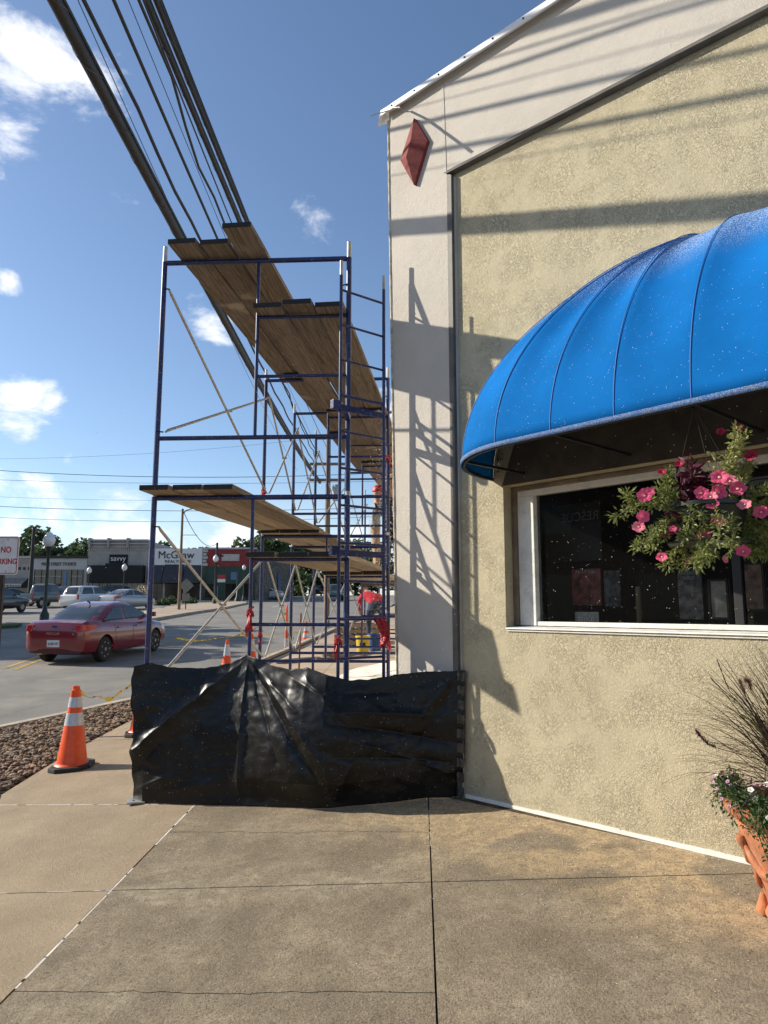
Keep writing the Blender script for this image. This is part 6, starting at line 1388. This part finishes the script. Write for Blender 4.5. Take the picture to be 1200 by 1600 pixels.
def branch(mb, ms, pts, n, L, w, r, spread=.03, rad=.0018):
    cv = [Vector(p) for p in pts]; ms.tube(cv, rad, 4)
    segs = len(cv)-1
    for k in range(n):
        u = r.uniform(.05, 1)*segs; i = min(int(u), segs-1); p = cv[i].lerp(cv[i+1], u-i); d = (cv[i+1]-cv[i]).normalized()
        o = Vector((r.gauss(0, 1), r.gauss(0, 1), r.gauss(0, 1))).normalized(); dirv = (d*.5+o+Vector((0, 0, .25))).normalized(); mb.add(leaf_pts(p+o*r.uniform(0, spread), dirv, Vector((r.gauss(0, 1), r.gauss(0, 1), 1)), L*r.uniform(.6, 1.25), w*r.uniform(.7, 1.2)), LF)
r = random.Random(31); mg_, ms_, my_, mp_ = MB(), MB(), MB(), MB()
def br(mb, pl, n, L=.026, w=.0105, spread=.024):
    n = int(n*(1.9 if L < .05 else 1.3))
    pts = []; dy = r.uniform(-.22, .08)
    for i, (x, y) in enumerate(pl): pts.append(ptat(x+r.gauss(0, 2), y+r.gauss(0, 2), BY+dy*i/len(pl)*1.5-(.17 if 1068 <= pl[-1][0] <= 1145 and pl[-1][1] > 835 else 0)))
    branch(mb, ms_, pts, n, L, w, r, spread)
for pl, n in (([(1120, 790), (1130, 740), (1145, 700), (1150, 672)], 130), ([(1130, 760), (1150, 715), (1165, 672)], 120), ([(1125, 770), (1140, 730), (1158, 690)], 90), ([(1118, 780), (1118, 745), (1120, 712)], 40), ([(1140, 790), (1155, 750), (1172, 715)], 90), ([(1140, 790), (1165, 740), (1168, 722)], 70)): br(my_, pl, n)
for pl, n in (([(1070, 800), (1040, 785), (1000, 790), (955, 809)], 120), ([(1065, 800), (1020, 780), (985, 782), (978, 772)], 90), ([(1060, 790), (1040, 762), (1042, 738)], 90), ([(1065, 800), (1050, 775), (1030, 765)], 70), ([(1065, 810), (1030, 820), (1005, 850), (990, 852)], 90), ([(1070, 820), (1040, 835), (1020, 860)], 100), ([(1065, 812), (1035, 825), (1012, 835)], 70), ([(1080, 850), (1060, 862), (1036, 885)], 90), ([(1090, 850), (1085, 868), (1058, 886)], 90), ([(1100, 850), (1100, 870), (1085, 886)], 90), ([(1095, 845), (1110, 862), (1112, 878)], 60), ([(1075, 790), (1078, 815), (1070, 845)], 60), ([(1120, 795), (1128, 820), (1118, 850)], 60), ([(1095, 795), (1100, 815), (1092, 840)], 40), ([(1140, 800), (1146, 830), (1140, 866)], 60)): br(mg_, pl, n)
for pl, n in (([(1140, 800), (1165, 800), (1200, 790), (1230, 800)], 110), ([(1140, 800), (1170, 820), (1205, 825)], 110), ([(1140, 805), (1165, 840), (1190, 870)], 110), ([(1135, 800), (1160, 790), (1185, 770), (1215, 765)], 90), ([(1145, 805), (1180, 850), (1225, 880)], 110), ([(1150, 800), (1200, 840), (1240, 850)], 110), ([(1130, 790), (1150, 815), (1160, 850), (1172, 868)], 60)): br(mg_, pl, n, .034, .013)
for pl, n in (([(1100, 780), (1085, 755), (1070, 725)], 26), ([(1095, 785), (1070, 770), (1055, 745)], 22), ([(1090, 790), (1070, 790), (1045, 800)], 22), ([(1090, 790), (1075, 805), (1062, 825)], 22), ([(1095, 785), (1090, 750), (1085, 730)], 18), ([(1090, 790), (1080, 810), (1085, 830)], 14)): br(mp_, pl, n, .075, .026, .015)
mg_.build('foliage', leafmat('petunia_leaf', (.22, .25, .07), .4), HB, fix=False); my_.build('foliage', leafmat('petunia_leaf_pale', (.33, .34, .12), .35), HB, fix=False); ms_.build('stems', mat('stem', (.12, .13, .05), .7), HB); mp_.build('purple_foliage', leafmat('coleus_leaf', (.085, .012, .03), .5), HB, fix=False)
M_PINK = leafmat('petal_pink', (.78, .10, .22), .12, trl=.3); M_PALEPINK = leafmat('petal_pale_pink', (.80, .22, .30), .12, trl=.3); M_CRIM = leafmat('petal_crimson', (.42, .012, .05), .2, trl=.3); M_PURP = mat('petal_throat', (.30, .02, .09), .6)
def flower(parent, c, nrm, R, mt, seed, throat=True, lobes=5, nm='flower'):
    rr = random.Random(seed); nrm = nrm.normalized(); a = nrm.cross(Vector((0, 0, 1))).normalized(); b = a.cross(nrm); m = MB(); K = 30; ph = rr.uniform(0, 6.28); sq = rr.uniform(.75, 1.)
    rings = []
    for (f, dz) in ((.12, -.9), (.3, -.25), (.62, .0), (1., .08)):
        ring = []
        for k in range(K):
            t_ = 2*math.pi*k/K; lob = 1-.17*abs(math.sin((t_*lobes+ph)/2))**3 if f > .5 else 1; w = R*f*lob; ring.append(c+a*math.cos(t_)*w+b*math.sin(t_)*w*sq+nrm*(R*dz*.55+(R*.10*math.sin(t_*lobes*2+ph)*(f > .9))+R*.05*rr.uniform(-1, 1)*(f > .9)))
        rings.append(ring)
    for ring in rings: m.v += [tuple(q) for q in ring]
    for i in range(3):
        for k in range(K): m.f.append((i*K+k, i*K+(k+1) % K, (i+1)*K+(k+1) % K, (i+1)*K+k))
    f_ = m.build(nm, mt, parent, smooth=0, fix=False)
    if throat: m = MB(); m.lathe([(R*.17, -.001), (R*.10, R*.06)], c-nrm*R*.10, 8, M=nrm.to_track_quat('Z', 'Y').to_matrix()); m.build('throat', mat('throat_pale', (.72, .45, .40), .6), f_)
fl = [(1007, 774, 13), (1015, 768, 9), (1005, 807, 11), (998, 823, 11), (1034, 870, 10), (1052, 826, 6), (1096, 770, 12), (1110, 776, 12), (1123, 769, 14), (1113, 787, 11), (1124, 745, 15), (1141, 751, 12), (1153, 763, 14), (1122, 813, 12), (1099, 838, 13), (1163, 788, 12), (1189, 800, 13), (1161, 861, 12)]
for k, (x, y, rp_) in enumerate(fl):
    rr = random.Random(k); flower(HB, ptat(x, y, BY-.13-rr.uniform(0, .05)), Vector((-.45+rr.uniform(-.5, .3), -1, rr.uniform(-.1, .5))), rp_/1100*BY*.92, M_PINK if k % 4 != 3 else M_PALEPINK, k)
for k, (x, y, rp_) in enumerate(((1034, 737, 8), (1126, 674, 8), (1154, 669, 10), (1174, 711, 12), (1061, 724, 8), (1077, 876, 7), (1133, 874, 8))): rr = random.Random(k+40); flower(HB, ptat(x, y, BY-.06), Vector((rr.uniform(-1, .6), -.8, rr.uniform(-.2, .8))), rp_/1100*BY*.92, M_CRIM if k < 5 else M_PALEPINK, k+40, throat=False)

# ================================================================== TERRACOTTA PLANTER
PCX, PCY = 1.765, 2.95; pz0 = gz(PCX, PCY)
PL = thing('terracotta_planter', 'terracotta urn planted with purple fountain grass and small flowers', 'planter', (PCX, PCY, pz0))
M_TERRA = mat('terracotta', (.42, .155, .068), .85, var=.22, vs_=9, bump=.004, bs=70, dirt=((.55,.32,.20), 12, .55, .8))
m = MB(); prof = [(.225, .004), (.24, .02), (.225, .05), (.23, .075), (.255, .15), (.285, .24), (.315, .33), (.325, .37), (.318, .385), (.345, .40), (.365, .425), (.362, .455), (.34, .465), (.325, .455), (.315, .40)]
m.lathe(prof, (PCX, PCY, pz0), 72, wob=lambda a, z: (.018*math.sin(a*8)*max(0, 1-abs(z-.2)/.2) if z < .38 else .016*math.sin(a*14))); m.build('pot', M_TERRA, PL, smooth=50)
def onpot(a, z, off=0.):
    rad = np.interp(z, [p[1] for p in prof[:12]], [p[0] for p in prof[:12]])+off; return Vector((PCX+math.cos(a)*rad, PCY+math.sin(a)*rad, pz0+z))
for k in range(7):           # swags and drops moulded on the belly
    a0 = 2.2+k*.75; m = MB(); m.tube([onpot(a0+u*.75, .31-.10*math.sin(math.pi*u), .006) for u in np.linspace(0, 1, 16)], .016, 8, rs=[.008+.012*math.sin(math.pi*u) for u in np.linspace(0, 1, 16)]); m.build('swag', M_TERRA, PL, smooth=60)
    m = MB(); m.tube([onpot(a0, .335-.2*u, .004+.006*math.sin(u*9)) for u in np.linspace(0, 1, 12)], .014, 8, rs=[.02-.013*u+.004*math.sin(u*16) for u in np.linspace(0, 1, 12)]); m.build('acanthus_drop', M_TERRA, PL, smooth=60)
    for q in (.16, .30):      # spiral scrolls on the rim
        m = MB(); m.tube([onpot(a0+q+.055*math.cos(w_)*(1-w_/14), .43+.022*math.sin(w_)*(1-w_/14), .010) for w_ in np.linspace(0, 12, 40)], .004, 5); m.build('scroll', M_TERRA, PL, smooth=60)
for k in range(6):
    a = 2.5+k*1.05; c = onpot(a, .03, .012); m = MB(); m.lathe([(.010, -.034), (.026, -.03), (.030, -.012), (.022, .014), (.010, .05)], c, 12); m.build('foot', M_TERRA, PL, smooth=60)
m = MB(); m.lathe([(.318, .42), (.02, .44)], (PCX, PCY, pz0), 24); m.build('soil', mat('soil', (.03, .02, .014)), PL)
# purple fountain grass
r = random.Random(17); m = MB(); m2 = MB(); top = Vector((PCX+.02, PCY, pz0+.44))
def blade(mb, p, az, el, L, w, droop):
    d = Vector((math.cos(az)*math.cos(el), math.sin(az)*math.cos(el), math.sin(el))); pts = []; q = p.copy(); n = 9
    for k in range(n+1): pts.append(q.copy()); q = q+d*(L/n); d = (d+Vector((0, 0, -droop*(k+1)/n))).normalized()
    s = d.cross(Vector((0, 0, 1))).normalized(); k0 = len(mb.v)
    for i, x in enumerate(pts): ww = w*(1-(i/n)**2)*.5+.0003; mb.v += [tuple(x-s*ww), tuple(x+s*ww+Vector((0, 0, ww*.5)))]
    for i in range(n): mb.f.append((k0+2*i, k0+2*i+1, k0+2*i+3, k0+2*i+2))
    return pts
for k in range(1000):
    blade(m if k % 5 > 1 else m2, top+Vector((r.gauss(0, .06), r.gauss(0, .06), 0)), r.uniform(0, 6.28), r.uniform(.80, 1.52), r.uniform(.32, .76), r.uniform(.005, .010), r.uniform(.06, .36))
for k in range(160):          # towards the street, as in the photograph
    blade(m, top+Vector((r.gauss(-.03, .05), r.gauss(0, .05), 0)), r.uniform(2.5, 3.9), r.uniform(.5, 1.3), r.uniform(.35, .62), r.uniform(.004, .008), r.uniform(.12, .45))
m.build('fountain_grass', leafmat('grass_purple', (.048, .026, .022), .4, trl=.2), PL, fix=False); m2.build('fountain_grass', leafmat('grass_green', (.075, .08, .028), .4, trl=.3), PL, fix=False)
def plume(pl, R, col, Y=2.95):
    pts = [at(x, y, Y) for x, y in pl]; rr = random.Random(str(pl)); cv = []
    for i in range(len(pts)-1):
        for u in np.linspace(0, 1, 14): cv.append(pts[i].lerp(pts[i+1], u))
    st = MB(); st.tube([top]+[top.lerp(pts[0], .6)+Vector((0, 0, .05))]+pts, .0014, 4); s_ = st.build('plume_stem', mat('stem_purple', (.06, .02, .025), .7), PL)
    m = MB()
    for k in range(420):
        u = rr.random(); c = cv[int(u*(len(cv)-1))]; o = Vector((rr.gauss(0, 1), rr.gauss(0, 1), rr.gauss(0, 1))).normalized(); e = R*(.4+.9*math.sin(math.pi*(.08+.84*u)))*rr.uniform(.5, 1.2); t_ = o.cross(Vector((.3, .2, 1))).normalized()*.0015; m.add([c-t_, c+t_, c+o*e+Vector((0, 0, e*.3))], [(0, 1, 2)])
    m.build('plume', leafmat('plume', col, .3), PL, fix=False)
plume([(1118, 1168), (1105, 1162), (1093, 1150), (1086, 1140)], .016, (.13, .06, .075)); plume([(1140, 1080), (1132, 1062), (1124, 1040), (1120, 1030)], .005, (.10, .05, .06)); plume([(1164, 1086), (1158, 1072), (1155, 1062)], .018, (.36, .23, .19)); plume([(1174, 1078), (1170, 1066), (1163, 1062)], .018, (.36, .22, .17)); plume([(1126, 1075), (1115, 1065), (1110, 1058)], .004, (.12, .08, .07))
# trailing flowers round the rim
r = random.Random(23); mg_, ms_ = MB(), MB()
for k in range(44):
    a = r.uniform(2.2, 5.2); p0 = onpot(a, .45, -.04-(.22*r.random() if k > 22 else 0)); p1 = onpot(a+r.gauss(0, .1), .49+r.uniform(0, .05), .02); p2 = onpot(a+r.gauss(0, .2), .42-r.uniform(0, .05)+(.08 if k > 22 else 0), (.05+r.uniform(0, .03)) if k <= 22 else -.12*r.random()); branch(mg_, ms_, [p0, p1, p2], 46, .024, .010, r, .025)
for k in range(5):
    a = 3.55+r.gauss(0, .08); p0 = onpot(a, .46, -.02); branch(mg_, ms_, [p0, onpot(a, .47, .03), onpot(a+.03, .36, .03), onpot(a+.05+r.gauss(0, .03), .24, .025)], 60, .022, .011, r, .02)
mg_.build('trailing_foliage', leafmat('trailing_leaf', (.055, .11, .03), .4), PL, fix=False); ms_.build('stems', mat('stem', (.12, .13, .05)), PL)
M_WPET = leafmat('petal_white', (.75, .75, .70), .08, trl=.25); M_LIL = leafmat('petal_lilac', (.50, .26, .42), .15, trl=.25)
for k in range(74):
    a = r.uniform(2.3, 5.0); wht = a > 3.35 or r.random() < .2; z = .50+r.uniform(-.04, .07); c = onpot(a, .45, r.uniform(-.14, .07)); c.z = pz0+z; flower(PL, c, Vector((math.cos(a)*.7, math.sin(a)*.7-.3, .6)), .013 if wht else .009, M_WPET if wht else M_LIL, k, throat=wht and k % 2 == 0, nm='small_flower')
